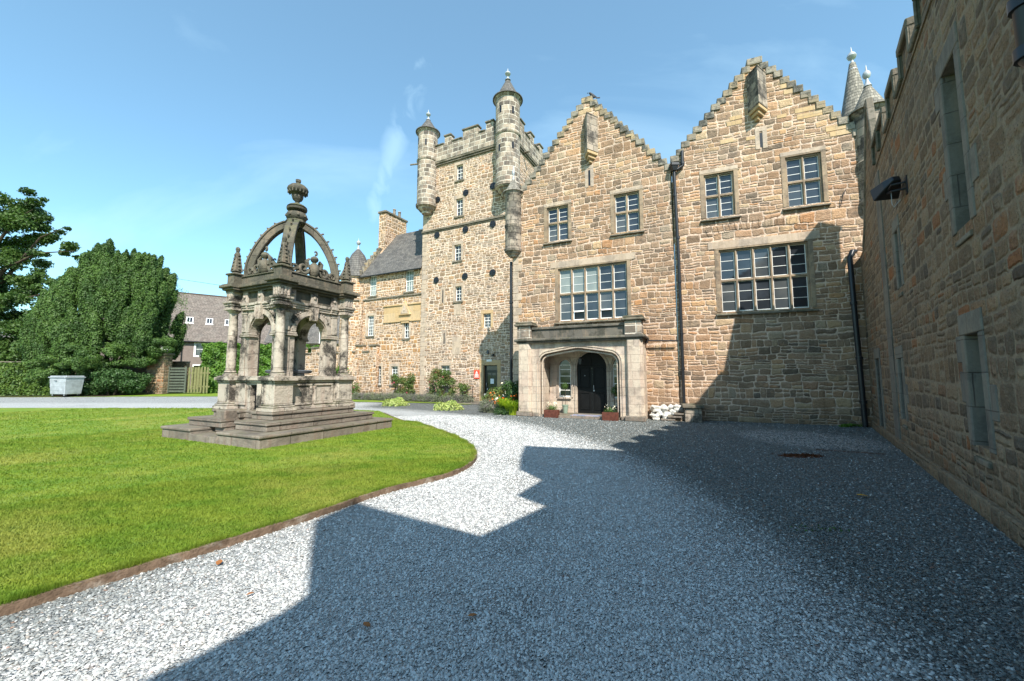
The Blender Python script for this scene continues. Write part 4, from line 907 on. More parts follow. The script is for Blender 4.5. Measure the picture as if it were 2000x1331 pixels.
# floodlight
s=on(SW,'floodlight','black rectangular floodlight on a bracket fixed to the shaded side wing wall','floodlight',7.45,5.02)
MB().tube([(0,0,-.02),(-.02,-.2,-.02),(-.2,-.24,.02)],.018,8).tube([(0,0,.1),(-.02,-.2,.1),(-.2,-.24,.06)],.018,8).box(-.06,.06,-.02,.02,-.12,.2).build('bracket','iron',s)
Mf=Matrix.Translation((-.36,-.24,.10))@Matrix.Rotation(R(20),4,'Z')@Matrix.Rotation(R(-20),4,'Y')
h=MB(); h.add([(-.06,-.2,-.14),(-.06,.2,-.14),(-.06,.2,.14),(-.06,-.2,.14),(.2,-.13,-.09),(.2,.13,-.09),(.2,.13,.09),(.2,-.13,.09),(.36,-.06,-.05),(.36,.06,-.05),(.36,.06,.05),(.36,-.06,.05)],[(0,1,2,3)[::-1],(0,1,5,4),(1,2,6,5),(2,3,7,6),(3,0,4,7),(4,5,9,8),(5,6,10,9),(6,7,11,10),(7,4,8,11),(8,9,10,11)],None,Mf)
hd=h.build('lamp_housing','iron',s,bevel=.012); MB().box(-.075,-.061,-.17,.17,-.115,.115,Mf).build('lamp_glass','glassgrey',hd)
MB().tube([(-.1,-.2,-.02),(-.12,-.2,-.22),(-.08,-.18,-.3),(-.03,-.1,-.2)],.006,6).build('cable','galv',s)
def pipe(label,pts,r,collars,nm='drainpipe',head=None,group=None,M4=None):
    o=pts[0]; t=thing(nm,label,'drainpipe',tuple(pts[-1]))
    P=[Vector(p)-Vector(pts[-1]) for p in pts]
    MB().tube(P,r,12).build('pipe','iron',t,smooth=True)
    for c in collars: c=Vector(c)-Vector(pts[-1]); MB().lathe([(r,-.05),(r*1.3,-.045),(r*1.3,.045),(r,.05)],c.x,c.y,12,M4=Matrix.Translation((0,0,c.z)),cap=False).build('collar','iron',t,smooth=True)
    if head: 
        c=Vector(head)-Vector(pts[-1]); MB().frus(c.x,c.y,c.z-.18,c.z,.07,.13).box(c.x-.15,c.x+.15,c.y-.15,c.y+.15,c.z,c.z+.12).build('hopper_head','iron',t,bevel=.01)
    return t
def fr(f,x,y,z): return tuple(Matrix.Translation(f.location)@Matrix.Rotation(f.rotation_euler.z,4,'Z')@Vector((x,y,z)))
# pipe between the two gables
x=.16
pipe('black cast iron drainpipe with hopper between the two gables',[fr(RG,x-.05,-.10,9.72),fr(RG,x-.05,-.12,9.3),fr(RG,x,-.12,6.0),fr(RG,x+.0,-.12,.62)],.055,[fr(RG,x-.05,-.12,z) for z in (8.6,)]+[fr(RG,x,-.12,z) for z in (6.9,5.2,3.2,1.9)],head=fr(RG,x-.05,-.14,9.75))
pipe('short black pipe standing above the valley between the gables',[fr(RG,.42,-.08,10.35),fr(RG,.42,-.08,9.75),fr(RG,.2,-.12,9.62)],.06,[fr(RG,.42,-.08,9.85)])
pipe('dark corner drainpipe bent at its head where the side wing meets the gable',[fr(RG,5.55,-.02,5.75),fr(RG,5.42,-.18,5.72),fr(RG,5.33,-.22,5.5),fr(RG,5.36,-.2,3.4),fr(RG,5.42,-.18,.02)],.075,[fr(RG,5.345,-.21,4.0),fr(RG,5.39,-.19,2.2),fr(RG,5.41,-.18,.8)])
pipe('thick black soil pipe running up the side wing wall at the top right corner',[fr(SW,12.68,-.15,6.6),fr(SW,12.68,-.15,4.0),fr(SW,12.68,-.02,3.86)],.075,[fr(SW,12.68,-.15,4.45),fr(SW,12.68,-.15,4.05),fr(SW,12.68,-.15,6.0)])
pipe('dark drainpipe in the recess between tower and left gable',[fr(LG,-.16,.1,6.9),fr(LG,-.16,.1,.1)],.07,[fr(LG,-.16,.1,5)])
t=thing('overflow_pipe','thin black overflow pipe from the porch to the drainpipe','pipe',fr(LG,5.75,-.1,3.0),LG.rotation_euler.z)
MB().tube([(0,-.25,.0),(.1,-.12,-.02),(1.15,-.1,-.06)],.028,8).box(-.02,.08,-.3,-.05,-.12,.08).build('pipe','iron',t)

# ================================================================= porch (stands 1.2 m in front of the left gable)
PO=thing('stone_porch','pale ashlar porch with flat four-centred arch and dark cornice','porch',fr(LG,3.2,-.6,0),LG.rotation_euler.z)
PX=Matrix.Translation((-3.2,.6,0))  # gable coords -> porch coords
def B(m,*a): return m.box(*a,PX)
ax0,ax1=1.72,4.90
def tudor(x0,x1,zs,za,n=8,r=.42):
    xc=(x0+x1)/2; p=[]
    # right haunch to apex to left haunch (counter-clockwise seen from the front)
    q=[]
    for i in range(n+1):
        t=R(90*i/n*.78); q.append((x1-r+r*math.cos(t),zs+r*math.sin(t)))
    xe,ze=q[-1]
    for i in range(1,n+1):
        t=i/n; q.append((xe+(xc-xe)*t,ze+(za-ze)*(t+.28*t*(1-t))))
    l=[(2*xc-x,z) for x,z in q[:-1]][::-1]
    return q+l
arch=tudor(ax0,ax1,2.12,2.72)
front=MB(); front.slab([(.86,-.02),(ax0,-.02)]+arch[::-1]+[(ax1,-.02),(5.70,-.02),(5.70,3.0),(.86,3.0)],[],-1.2,-.78,PX)
front.build('front_wall','porch',PO,bevel=.01)
# arch mouldings, three orders stepping inwards
for k,(e,y0,y1) in enumerate(((.13,-1.235,-1.19),(.05,-1.215,-1.16),(-.06,-1.12,-.95))):
    a1=tudor(ax0-e,ax1+e,2.12,2.72+e*1.05,r=.42+e); a0=tudor(ax0-e+.055,ax1+e-.055,2.12,2.72+e*1.05-.06,r=.42+e-.055)
    o=[(ax1+e,.1)]+a1+[(ax0-e,.1),(ax0-e+.055,.1)]+a0[::-1]+[(ax1+e-.055,.1)]
    MB().slab(o,[],y0,y1,PX).build('arch_moulding','porch',PO,bevel=.008)
m=MB(); m.prism([(.80,-1.2),(.86,-1.34),(1.30,-1.34),(1.38,-1.2)],.0,3.0,PX); m.build('buttress','porch',PO,bevel=.012); m=MB(); m.prism([(5.14,-1.2),(5.22,-1.36),(5.66,-1.36),(5.76,-1.2)],.0,3.0,PX)
m.build('buttress','porch',PO,bevel=.012)
for q in ((.76,1.44,-1.40,-1.1,0,.20),(5.08,5.80,-1.42,-1.1,0,.20),(1.44,1.7,-1.28,-.8,0,.16),(4.92,5.08,-1.28,-.8,0,.16)): m=MB(); B(m,*q); m.build('plinth','step',PO,bevel=.03)
m=MB(); B(m,.84,1.0,-.79,0.0,0,3.0); m.build('side_wall','porch',PO); m=MB(); B(m,5.56,5.72,-.79,0.0,0,3.0); m.build('side_wall','porch',PO)
m=MB(); B(m,1.0,1.78,-.78,0.0,.0,2.75); m.build('inner_side_wall','porch',PO); m=MB(); B(m,4.86,5.56,-.78,0.0,.0,2.75); m.build('inner_side_wall','porch',PO)
m=MB(); B(m,1.0,5.56,-.78,-.001,2.75,2.95); m.build('ceiling','porch',PO)
m=MB(); B(m,.68,5.86,-1.44,.0,3.02,3.13); B(m,.76,5.78,-1.38,.0,2.95,3.021); m.build('cornice','porchdark',PO,bevel=.03)
m=MB(); B(m,1.40,5.12,-1.22,-1.0,3.13,3.5); B(m,1.38,5.14,-1.28,-.95,3.5,3.6); B(m,.9,1.1,-.95,0,3.13,3.5); B(m,5.45,5.65,-.95,0,3.13,3.5); m.build('parapet','porchdark',PO,bevel=.015)
for x in (1.10,5.44):
    m=MB(); m.box(x-.30,x+.30,-1.36,-.85,3.13,3.66,PX); c=m.build('pier','turret',PO,bevel=.02)
    m=MB(); m.box(x-.40,x+.40,-1.46,-.75,3.66,3.76,PX); m.box(x-.36,x+.36,-1.42,-.79,3.76,3.84,PX); m.build('pier_cap','moss',c,bevel=.03)
m=MB(); B(m,1.78,4.86,-1.3,-.0,0,.10); m.build('floor','step',PO,bevel=.01)
# rear arcade with door and sidelights
def pointed(x0,x1,zs,za,n=8):
    xc=(x0+x1)/2; q=[]
    for i in range(n+1):
        t=i/n; q.append((x1+(xc-x1)*(t**1.6),zs+(za-zs)*math.sin(t*math.pi/2)**.95))
    return q+[(2*xc-x,z) for x,z in q[:-1]][::-1]
dA=pointed(2.97,4.19,2.02,2.60); sA=pointed(2.18,2.70,2.02,2.30); sB=pointed(4.44,4.86,2.02,2.30)
rear=MB().slab([(1.78,.10),(2.97,.10)]+dA[::-1]+[(4.19,.10),(4.858,.10),(4.858,2.748),(1.78,2.748)],[[(2.18,.74),(2.70,.74)]+sA,[(4.44,.74),(4.82,.74)]+pointed(4.44,4.82,2.02,2.30)],-.12,-.002,PX)
rear.build('rear_wall','porch',PO,bevel=.006)
for e,(x0,x1,za,zb) in enumerate(((2.97,4.19,2.60,.12),(2.18,2.70,2.30,.74),(4.44,4.82,2.30,.74))):
    for k in (0,1):
        w0=.10-.05*k; a1=pointed(x0-w0,x1+w0,2.02,za+w0*1.1); a0=pointed(x0-w0+.035,x1+w0-.035,2.02,za+w0*1.1-.035)
        MB().slab([(x1+w0,zb)]+a1+[(x0-w0,zb),(x0-w0+.035,zb)]+a0[::-1]+[(x1+w0-.035,zb)],[],-.165+.02*k,-.121,PX).build('arch_moulding','porch',PO)
dr=MB(); B(dr,2.95,3.575,-.05,-.01,.10,2.62); B(dr,3.585,4.21,-.05,-.01,.10,2.62); d=dr.build('door','door',PO)
m=MB()
for xa,xb in ((3.02,3.55),(3.61,4.14)):
    for za,zb in ((.25,.95),(1.12,1.95)):
        for q in ((xa,xb,zb-.03,zb),(xa,xb,za,za+.03),(xa,xa+.03,za+.03,zb-.03),(xb-.03,xb,za+.03,zb-.03)): B(m,q[0]+.06,q[1]-.06 if q[1]-q[0]>.1 else q[1]+.06,-.072,-.049,q[2],q[3]) if q[1]-q[0]>.1 else B(m,q[0]+(.06 if q[0]==xa else -.06),q[1]+(.06 if q[0]==xa else -.06),-.071,-.049,q[2],q[3])
B(m,2.97,4.19,-.07,-.048,2.0,2.06); m.build('door_panelling','door',d,bevel=.006)
m=MB(); m.tube([(3.66,-.10,1.05),(3.66,-.10,1.25)],.014,6,PX); B(m,3.63,3.69,-.085,-.05,1.0,1.06); B(m,3.27,3.30,-.06,-.05,1.62,1.65); m.build('door_handle','lead',d)
for x0,x1 in ((2.18,2.70),(4.44,4.82)):
    m=MB(); B(m,x0,x0+.035,-.06,-.02,.74,2.1); B(m,x1-.035,x1,-.06,-.02,.74,2.1); B(m,x0+.035,x1-.035,-.06,-.02,.74,.80)
    for z in (1.03,1.32,1.62,1.9,2.08): B(m,x0+.035,x1-.035,-.055,-.025,z-.014,z+.014)
    w_=m.build('window','white',PO); m=MB(); B(m,x0,x1,-.035,-.03,.74,2.32); m.build('pane','glass',w_); 
    m=MB(); B(m,x0-.04,x1+.03,-.2,-.121,.68,.735); m.build('sill','porch',w_)
m=MB()
for z in (1.0,1.4,1.95): m.lathe([(0,0),(.045,.01),(.0,.03)],0,0,8,M4=PX@Matrix.Translation((1.79,-.25,z))@Matrix.Rotation(R(90),4,'Y'))
m.tube([(1.80,-.25,.85),(1.80,-.25,2.0)],.006,6,PX); m.build('bell_pull','iron',PO)
s=on(LG,'porch_lantern','small black iron lantern hanging inside the porch','lantern',3.28,2.1,-.7)
m=MB(); m.tube([(0,0,.62),(0,0,.2)],.006,6); m.frus(0,0,0,.2,.05,.075); m.lathe([(.085,.2),(.03,.27),(0,.29)],0,0,8); m.build('lantern_body','iron',s)
# things around the porch
def on_t(name,label,cat,x,y,rot=0,z=.004,group=None): return thing(name,label,cat,(x,y,z),rot,group)
PR=LG.rotation_euler.z
def planter(x,y,label,seed):
    t=on_t('planter',label,'planter',x,y,PR,group='rusty brown box planters at the porch')
    MB().box(-.28,.28,-.14,.14,0,.30).build('trough','corten',t,bevel=.01); MB().box(-.25,.25,-.11,.11,.29,.305).build('soil','soil',t)
    g=np.random.default_rng(seed); p,_=blob_pts(g,(0,0,.36),(.27,.15,.16),420,.2); leaves('foliage',p,.05,'rose',t,asp=.5,seed=seed)
    p=np.stack([g.uniform(-.22,.22,26),g.uniform(-.1,.1,26),g.uniform(.42,.62,26)],1); leaves('petals',p,.055,'petalc',t,asp=.9,seed=seed)
planter(1.56,15.83,'rusty brown box planter with cream flowers at the left foot of the porch arch',11)
planter(3.60,14.76,'rusty brown box planter with cream flowers at the right foot of the porch arch',12)
def topiary(x,y,label,seed,mat,h=1.15,z=.1,pot=True):
    t=on_t('potted_tree',label,'potted tree',x,y,PR,z)
    MB().lathe([(.09,0),(.13,.3),(.145,.31),(.145,.34),(.12,.34),(.11,.28),(0,.28)],0,0,16).build('pot',mat,t,smooth=True)
    MB().tube([(0,0,.28),(.01,.0,h-.2)],.012,6).build('stem','bark',t)
    g=np.random.default_rng(seed); p,_=blob_pts(g,(0,0,h-.05),(.16,.16,.18),600,.5); leaves('crown',p,.035,'yew',t,asp=.5,seed=seed)
pt=fr(LG,2.52,-.35,.1); topiary(pt[0],pt[1],'slim potted tree in a pale green pot by the porch window',5,'potgreen')
pt=fr(LG,4.52,-.35,.1); topiary(pt[0],pt[1],'potted bay tree right of the dark porch door',6,'leaddark',1.0)
s=thing('doormat','patterned blue and red doormat on the porch threshold','doormat',fr(LG,3.55,-1.0,.104),PR)
MB().box(-.55,.55,-.28,.28,0,.012).build('mat','rug',s)
# white rocks, low steps and pier right of the porch
rd=random.Random(8)
def rock(name,label,x,y,z,r,seed,mat='quartz',group=None):
    rr=random.Random(seed); bm=bmesh.new(); bmesh.ops.create_icosphere(bm,subdivisions=2,radius=r)
    ph=[rr.uniform(0,6) for _ in range(6)]
    for v in bm.verts:
        d=v.co.normalized(); k=1+.16*math.sin(d.x*4+ph[0])+.14*math.sin(d.y*5+ph[1])+.12*math.sin(d.z*6+ph[2]); v.co=Vector((v.co.x*1.15*k,v.co.y*.95*k,v.co.z*.85*k))
    me=bpy.data.meshes.new(name); bm.to_mesh(me); bm.free(); me.materials.append(M[mat]); o=bpy.data.objects.new(name,me); o.location=(x,y,z); COL.objects.link(o); tag(o,label,'rock',group); return o
n=0
for i,(x,z,y) in enumerate(((5.98,.17,-.3),(6.24,.2,-.32),(6.12,.40,-.26),(6.48,.22,-.3),(6.70,.27,-.26),(6.38,.42,-.22),(6.62,.47,-.22),(6.02,.40,-.15),(6.85,.45,-.2),(6.45,.12,-.5),(6.1,.1,-.5))):
    p=fr(LG,x-.05,y,z); rock('white_rock','rough white quartz rock in the pile between porch and drainpipe pier',*p,.115+.025*(i%3),i+3,group='white quartz rocks piled beside the porch')
s=thing('stone_steps','worn narrow brown steps rising to the small stone pier right of the porch','steps',fr(LG,6.6,-.45,0),PR)
m=MB()
for i in range(4): m.box(-.35+i*.22,-.05+i*.22+.18,-.28,.05,.02+i*.11,.085+i*.11); 
m.build('treads','step',s,bevel=.01)
m=MB()
for i in range(4): m.box(-.28+i*.22,-.06+i*.22+.2,-.2,.25,-.02,.02+i*.11)
m.build('rubble_base','facade',s)
s=thing('stone_pier','short square stone pier with mossy cap under the drainpipe','stone pier',fr(LG,7.42,-.42,0) if False else fr(RG,.42,-.55,0),RG.rotation_euler.z)
MB().box(-.26,.30,-.25,.50,-.02,.50).build('shaft','turret_pale',s,bevel=.02); MB().box(-.34,.37,-.33,.52,.5,.62).build('cap','moss',s,bevel=.02)
# crow on the left gable
s=thing('bird','black crow perched on the tip of the left gable','bird',fr(LG,3.74,.2,13.79),PR+R(200))
me=bpy.data.meshes.new('body'); bm=bmesh.new()
P=[(-.20,0,.06),(-.08,0,.13),(.03,0,.2),(.09,0,.27),(.13,0,.29)]
vs=[bm.verts.new(p) for p in P]; [bm.edges.new((vs[i],vs[i+1])) for i in range(4)]
a=bm.verts.new((.0,.03,.0)); bm.edges.new((vs[1],a)); b_=bm.verts.new((.0,-.03,.0)); bm.edges.new((vs[1],b_)); bm.to_mesh(me); bm.free()
o=bpy.data.objects.new('body',me); link(o,s); me.materials.append(M['bird']); o.modifiers.new('skin','SKIN')
for i,r_ in enumerate((.02,.06,.07,.045,.04,.01,.01)): me.skin_vertices[0].data[i].radius=(r_,r_)
o.modifiers.new('sub','SUBSURF').levels=1
MB().frus(0,0,0,.07,.018,.002,Matrix.Translation((.16,0,.285))@Matrix.Rotation(R(95),4,'Y')).build('beak','iron',s)
MB().box(-.34,-.17,-.025,.025,.02,.05).build('tail','bird',s)
# small things on the gravel
s=thing('drain_cover','rusty brown patch of an iron drain cover on the shaded gravel','drain cover',(5.92,8.32,.006))
MB().lathe([(.0,0),(.42,0),(.42,.006),(0,.008)],0,0,24,M4=Matrix.Scale(.45,4,(0,1,0)),cap=False).build('cover','rust',s)
g=np.random.default_rng(3); p=np.stack([g.normal(0,.2,500),g.normal(0,.08,500),g.uniform(.01,.025,500)],1); leaves('rust_flakes',p,.03,'rust',s,asp=.8,seed=4)
def leaf(x,y,s_,mat,label,rot):
    m=MB(); pr=[(0,-.5),(.22,-.25),(.28,.05),(.15,.32),(0,.5),(-.16,.3),(-.28,.02),(-.2,-.26)]
    m.add([(a*s_,b*s_,.012+.02*abs(a)*s_*10) for a,b in pr],[tuple(range(8))]); o=m.build('fallen_leaf',mat); o.location=(x,y,.02); o.rotation_euler=(R(6),R(5),rot)
    sol=o.modifiers.new('thick','SOLIDIFY'); sol.thickness=.002; return tag(o,label,'leaf')
leaf(4.75,5.55,.16,'yellowleaf','bright yellow fallen leaf on the dark shaded gravel',1.4)
leaf(-2.55,3.62,.09,'brownleaf','orange brown fallen leaf on the sunlit gravel near the lawn edging',.4)
leaf(-.27,2.85,.07,'brownleaf','curled rusty brown fallen leaf on gravel low in the picture centre',2.0)
leaf(-.95,2.75,.07,'brownleaf','small orange brown fallen leaf on shaded gravel just left of the picture centre',1.0)
leaf(-1.95,3.12,.06,'brownleaf','small pale brown fallen leaf on the sunlit gravel at the shadow edge',2.6)
# ================================================================= well house on the lawn
WH=thing('well_house','ornate weathered stone well house with four columns and open crown dome','well house',(-5.4586,8.7368,.04),R(90-25.9))
S=4.13; c0=S/2
def ring_step(o,z0,z1,notch=True,ny=(1.62,2.5),depth=.95):
    if notch: return [(o,o),(S-o,o),(S-o,S-o),(o,S-o),(o,ny[1]),(max(depth,o+.05),ny[1]),(max(depth,o+.05),ny[0]),(o,ny[0])]
    return [(o,o),(S-o,o),(S-o,S-o),(o,S-o)]
for i,(o,z0,z1) in enumerate(((0,-.06,.30),(.40,.30,.51),(.78,.51,.71))):
    ny=((1.62,2.75),(1.63,2.2),(1.63,2.15))[i]
    m=MB(); m.prism(ring_step(o+.03,0,0,True,ny),z0,z1-.075); st=m.build('step','step',WH,bevel=.015)
    m=MB(); m.prism(ring_step(o,0,0,True,(ny[0]+.012,ny[1]-.012)),z1-.075,z1); m.build('step_nosing','step',st,bevel=.022,seg=2)
MB().box(.02,1.3,1.6,2.8,-.05,.17).build('passage_floor','step',WH,bevel=.02)
MB().box(.5,1.1,2.22,2.62,.17,.73).build('passage_block','step',WH,bevel=.03)
# plinth core and pedestals
def sym(fn):
    for k in range(4):
        fn(Matrix.Translation((c0,c0,0))@Matrix.Rotation(R(90*k),4,'Z')@Matrix.Translation((-c0,-c0,0)),k)
core=MB(); a=1.04
core.box(a+.42,S-a,a,S-a,.60,1.44); core.box(a,a+.42,a,1.58,.60,1.44); core.box(a,a+.42,2.12,S-a,.60,1.44); core.box(a,a+.42,1.58,2.12,1.36,1.44)
core.build('plinth','well',WH)
gr=MB()
for y in (1.63,1.74,1.85,1.96,2.07): gr.box(a+.10,a+.12,y-.011,y+.011,.45,1.36)
for z in (.52,.72,.92,1.12,1.32): gr.box(a+.096,a+.124,1.58,2.12,z-.012,z+.012)
gr.build('iron_grille','iron',WH); MB().box(a+.38,a+.415,1.585,2.115,.2,1.35).build('dark_chamber','black',WH)
def ped(Mx,k):
    p=MB(); o=.86; w_=.50
    p.box(o,o+w_,o,o+w_,.88,1.42,Mx)
    pd=p.build('pedestal','well',WH,bevel=.01)
    q=MB(); q.box(o-.08,o+w_+.08,o-.08,o+w_+.08,.70,.80,Mx); q.box(o-.05,o+w_+.05,o-.05,o+w_+.05,.80,.85,Mx); q.box(o-.02,o+w_+.02,o-.02,o+w_+.02,.85,.89,Mx); q.build('base_moulding','well',pd,bevel=.02)
    # framed dado panels along the side between pedestals
    d=MB(); 
    if k!=3:
        for xa,xb in ((1.40,2.03),(2.10,2.73)):
            d.box(xa,xb,a-.035,a-.001,1.33,1.40,Mx); d.box(xa,xb,a-.035,a-.001,.82,.90,Mx); d.box(xa,xa+.07,a-.035,a-.001,.90,1.33,Mx); d.box(xb-.07,xb,a-.035,a-.001,.90,1.33,Mx)
    else:
        for xa,xb in ((1.40,1.85),(2.32,2.50)): d.box(xa,xb,a-.035,a-.001,.82,1.40,Mx)
    d.build('dado_panel','well',pd,bevel=.01)
    d=MB(); d.box(1.37,2.76,a-.05,a,.70,.80,Mx) if k!=3 else d.box(1.37,1.56,a-.05,a,.70,.80,Mx); d.build('skirting','well',pd,bevel=.02)
sym(ped)
def corner_poly(o,i,w_):  # square band with projecting square corners: o corner offset, i side offset, w_ corner block width
    p=[]
    b=[(o,o),(o+w_,o),(o+w_,i),(S-o-w_,i),(S-o-w_,o),(S-o,o),(S-o,o+w_),(S-i,o+w_),(S-i,S-o-w_),(S-o,S-o-w_),(S-o,S-o),(S-o-w_,S-o),(S-o-w_,S-i),(o+w_,S-i),(o+w_,S-o),(o,S-o),(o,S-o-w_),(i,S-o-w_),(i,o+w_),(o,o+w_)]
    return b
m=MB(); m.prism(corner_poly(.83,.99,.56),1.42,1.475); m.prism(corner_poly(.78,.94,.66),1.475,1.56); m.prism(corner_poly(.82,.98,.58),1.56,1.59); m.build('ledge','well',WH,bevel=.018,seg=2)
# arcade box
bo=1.20
def arc(x0,x1,zs,n=12):
    xc=(x0+x1)/2; r=(x1-x0)/2
    return [(xc+r*math.cos(math.pi*i/n),zs+r*math.sin(math.pi*i/n)) for i in range(n+1)]
def facep(Mx,k):
    X0,X1=1.57,2.56
    w_=MB().slab([(bo,1.58),(X0,1.58)]+arc(X0,X1,2.74)[::-1]+[(X1,1.58),(S-bo-.26,1.58),(S-bo-.26,4.0),(bo,4.0)],[],bo,bo+.26,Mx).build('arched_wall','well',WH)
    for xa in (bo-.012,S-bo-.248): 
        m=MB(); m.box(xa,xa+.26,bo-.035,bo-.001,1.59,1.75,Mx); m.box(xa+.03,xa+.23,bo-.03,bo-.001,1.75,2.66,Mx); m.box(xa+.035,xa+.225,bo-.03,bo-.001,2.80,3.30,Mx); m.box(xa,xa+.26,bo-.04,bo-.001,3.30,3.38,Mx)
        m.build('pilaster','well',w_,bevel=.01)
    for xa,xb in ((bo-.03,X0+.05),(X1-.05,S-bo+.03)): m=MB(); m.box(xa,xb,bo-.065,bo+.2,2.66,2.72,Mx); m.box(xa+.01,xb-.01,bo-.045,bo+.18,2.72,2.77,Mx); m.build('impost','well',w_,bevel=.012)
    o1=arc(X0-.13,X1+.13,2.78); i1=arc(X0,X1,2.78)
    m=MB().slab(o1+i1[::-1],[],bo-.045,bo-.001,Mx); m.build('archivolt','well',w_,bevel=.008)
    m=MB(); m.slab([(1.99,3.12),(2.14,3.12),(2.19,3.50),(1.94,3.50)],[],bo-.14,bo,Mx)
    for q in range(4): m.box(1.965+q*.055,1.985+q*.055,bo-.155,bo-.139,3.16,3.46,Mx)
    m.build('keystone','well',w_,bevel=.01)
    # spandrel carving
    m=MB()
    for sx in (-1,1):
        for q in range(7):
            t=R(28+q*7); r=.68; x=2.065+sx*r*math.cos(t)*.97; z=2.76+r*math.sin(t); m.box(x-.022,x+.022,bo-.03,bo-.001,z-.022,z+.022,Mx)
    m.build('spandrel_carving','well',w_,bevel=.008)
    m=MB(); e=bo
    for za,zb,o_ in ((3.40,3.46,.05),(3.46,3.52,.07),(3.52,3.60,.10)): m.box(e-o_,S-e+o_-.0,e-o_-.0,e-.0005,za,zb,Mx)
    for xc in (1.40,2.065,2.73):
        for za,zb,o_ in ((3.40,3.46,.09),(3.46,3.52,.11),(3.52,3.60,.14)): m.box(xc-.11,xc+.11,e-o_,e-.04,za+.001,zb+.001,Mx)
    m.build('entablature_moulding','well',w_,bevel=.01)
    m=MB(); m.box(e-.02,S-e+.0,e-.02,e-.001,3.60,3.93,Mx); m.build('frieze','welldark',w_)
    for xc in (1.40,2.065,2.73): m=MB(); m.box(xc-.10,xc+.10,e-.09,e-.02,3.60,3.93,Mx); m.lathe([(0,0),(.055,0),(.04,.03),(0,.045)],0,0,10,M4=Mx@Matrix.Translation((xc,e-.09,3.77))@Matrix.Rotation(R(90),4,'X')); m.build('frieze_block','well',w_,bevel=.01)
sym(facep)
MB().lathe([(.0,1.66),(.50,1.66),(.58,1.68),(.60,1.74),(.56,1.76),(.52,1.72),(0,1.70)],c0,c0,32,cap=False).build('well_head','leaddark',WH,smooth=True)
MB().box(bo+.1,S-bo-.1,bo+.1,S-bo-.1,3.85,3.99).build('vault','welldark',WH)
def colm(Mx,k):
    x=y=1.05; A=Mx@Matrix.Translation((x,y,0))
    m=MB().lathe([(.115,1.74),(.118,2.2),(.112,2.8),(.098,3.26),(.104,3.27),(.104,3.30),(.098,3.31)],0,0,24,M4=A); cl=m.build('column','well',WH,smooth=True)
    MB().lathe([(.18,1.60),(.185,1.64),(.16,1.665),(.13,1.68),(.15,1.70),(.14,1.73),(.118,1.745)],0,0,24,M4=A).box(-.19,.19,-.19,.19,1.56,1.60,A).build('column_base','well',cl)
    MB().lathe([(.10,3.31),(.105,3.33),(.15,3.37),(.165,3.41)],0,0,24,M4=A).box(-.185,.185,-.185,.185,3.41,3.46,A).build('capital','well',cl)
    # entablature block on the column, tied back to the box
    m=MB()
    for za,zb,o_ in ((3.46,3.52,.155),(3.52,3.58,.18),(3.58,3.64,.21)): m.box(-o_,o_,-o_,o_,za,zb,A)
    m.frus(0,0,3.64,3.92,.13,.16,A); 
    for t in range(3): 
        for (dx,dy,ax_) in ((0,-1,0),(-1,0,1)):
            u=(t-1)*.09
            if ax_==0: m.box(u-.026,u+.026,-.165,-.12,3.66,3.9,A)
            else: m.box(-.165,-.12,u-.026,u+.026,3.66,3.9,A)
    m.box(.1,.32,.1,.32,3.46,3.92,A)
    m.build('column_entablature','well',cl,bevel=.01)
    # obelisk on a small pedestal
    if True:
        m=MB(); m.box(-.15,.15,-.15,.15,4.13,4.40,A); m.box(-.19,.19,-.19,.19,4.40,4.45,A); m.box(-.18,.18,-.18,.18,4.10,4.16,A)
        m.frus(0,0,4.45,4.51,.12,.07,A); m.frus(0,0,4.51,5.08,.115,.045,A)
        for q in range(5):
            z=4.56+q*.10; r=.115-(z-4.51)*.123
            for (dx,dy) in ((-1,0),(0,-1),(1,0),(0,1)): m.box(dx*r-.028,dx*r+.028,dy*r-.028,dy*r+.028,z,z+.055,A)
        m.lathe([(.04,5.08),(.05,5.12),(.062,5.17),(.045,5.22),(0,5.24)],0,0,10,M4=A)
        m.build('obelisk','welldark',WH,bevel=.012)
sym(colm)
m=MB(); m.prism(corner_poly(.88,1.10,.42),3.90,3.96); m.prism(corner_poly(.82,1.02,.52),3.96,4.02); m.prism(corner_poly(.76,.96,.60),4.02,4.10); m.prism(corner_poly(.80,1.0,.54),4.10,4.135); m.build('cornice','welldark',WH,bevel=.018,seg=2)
m=MB()
for k in range(4):
    Mx=Matrix.Translation((c0,c0,0))@Matrix.Rotation(R(90*k),4,'Z')@Matrix.Translation((-c0,-c0,0)); m.box(1.12,S-1.30,1.12,1.30,4.13,4.34,Mx); m.box(1.09,S-1.29,1.09,1.29,4.34,4.38,Mx)
m.build('dome_kerb','welldark',WH,bevel=.015)
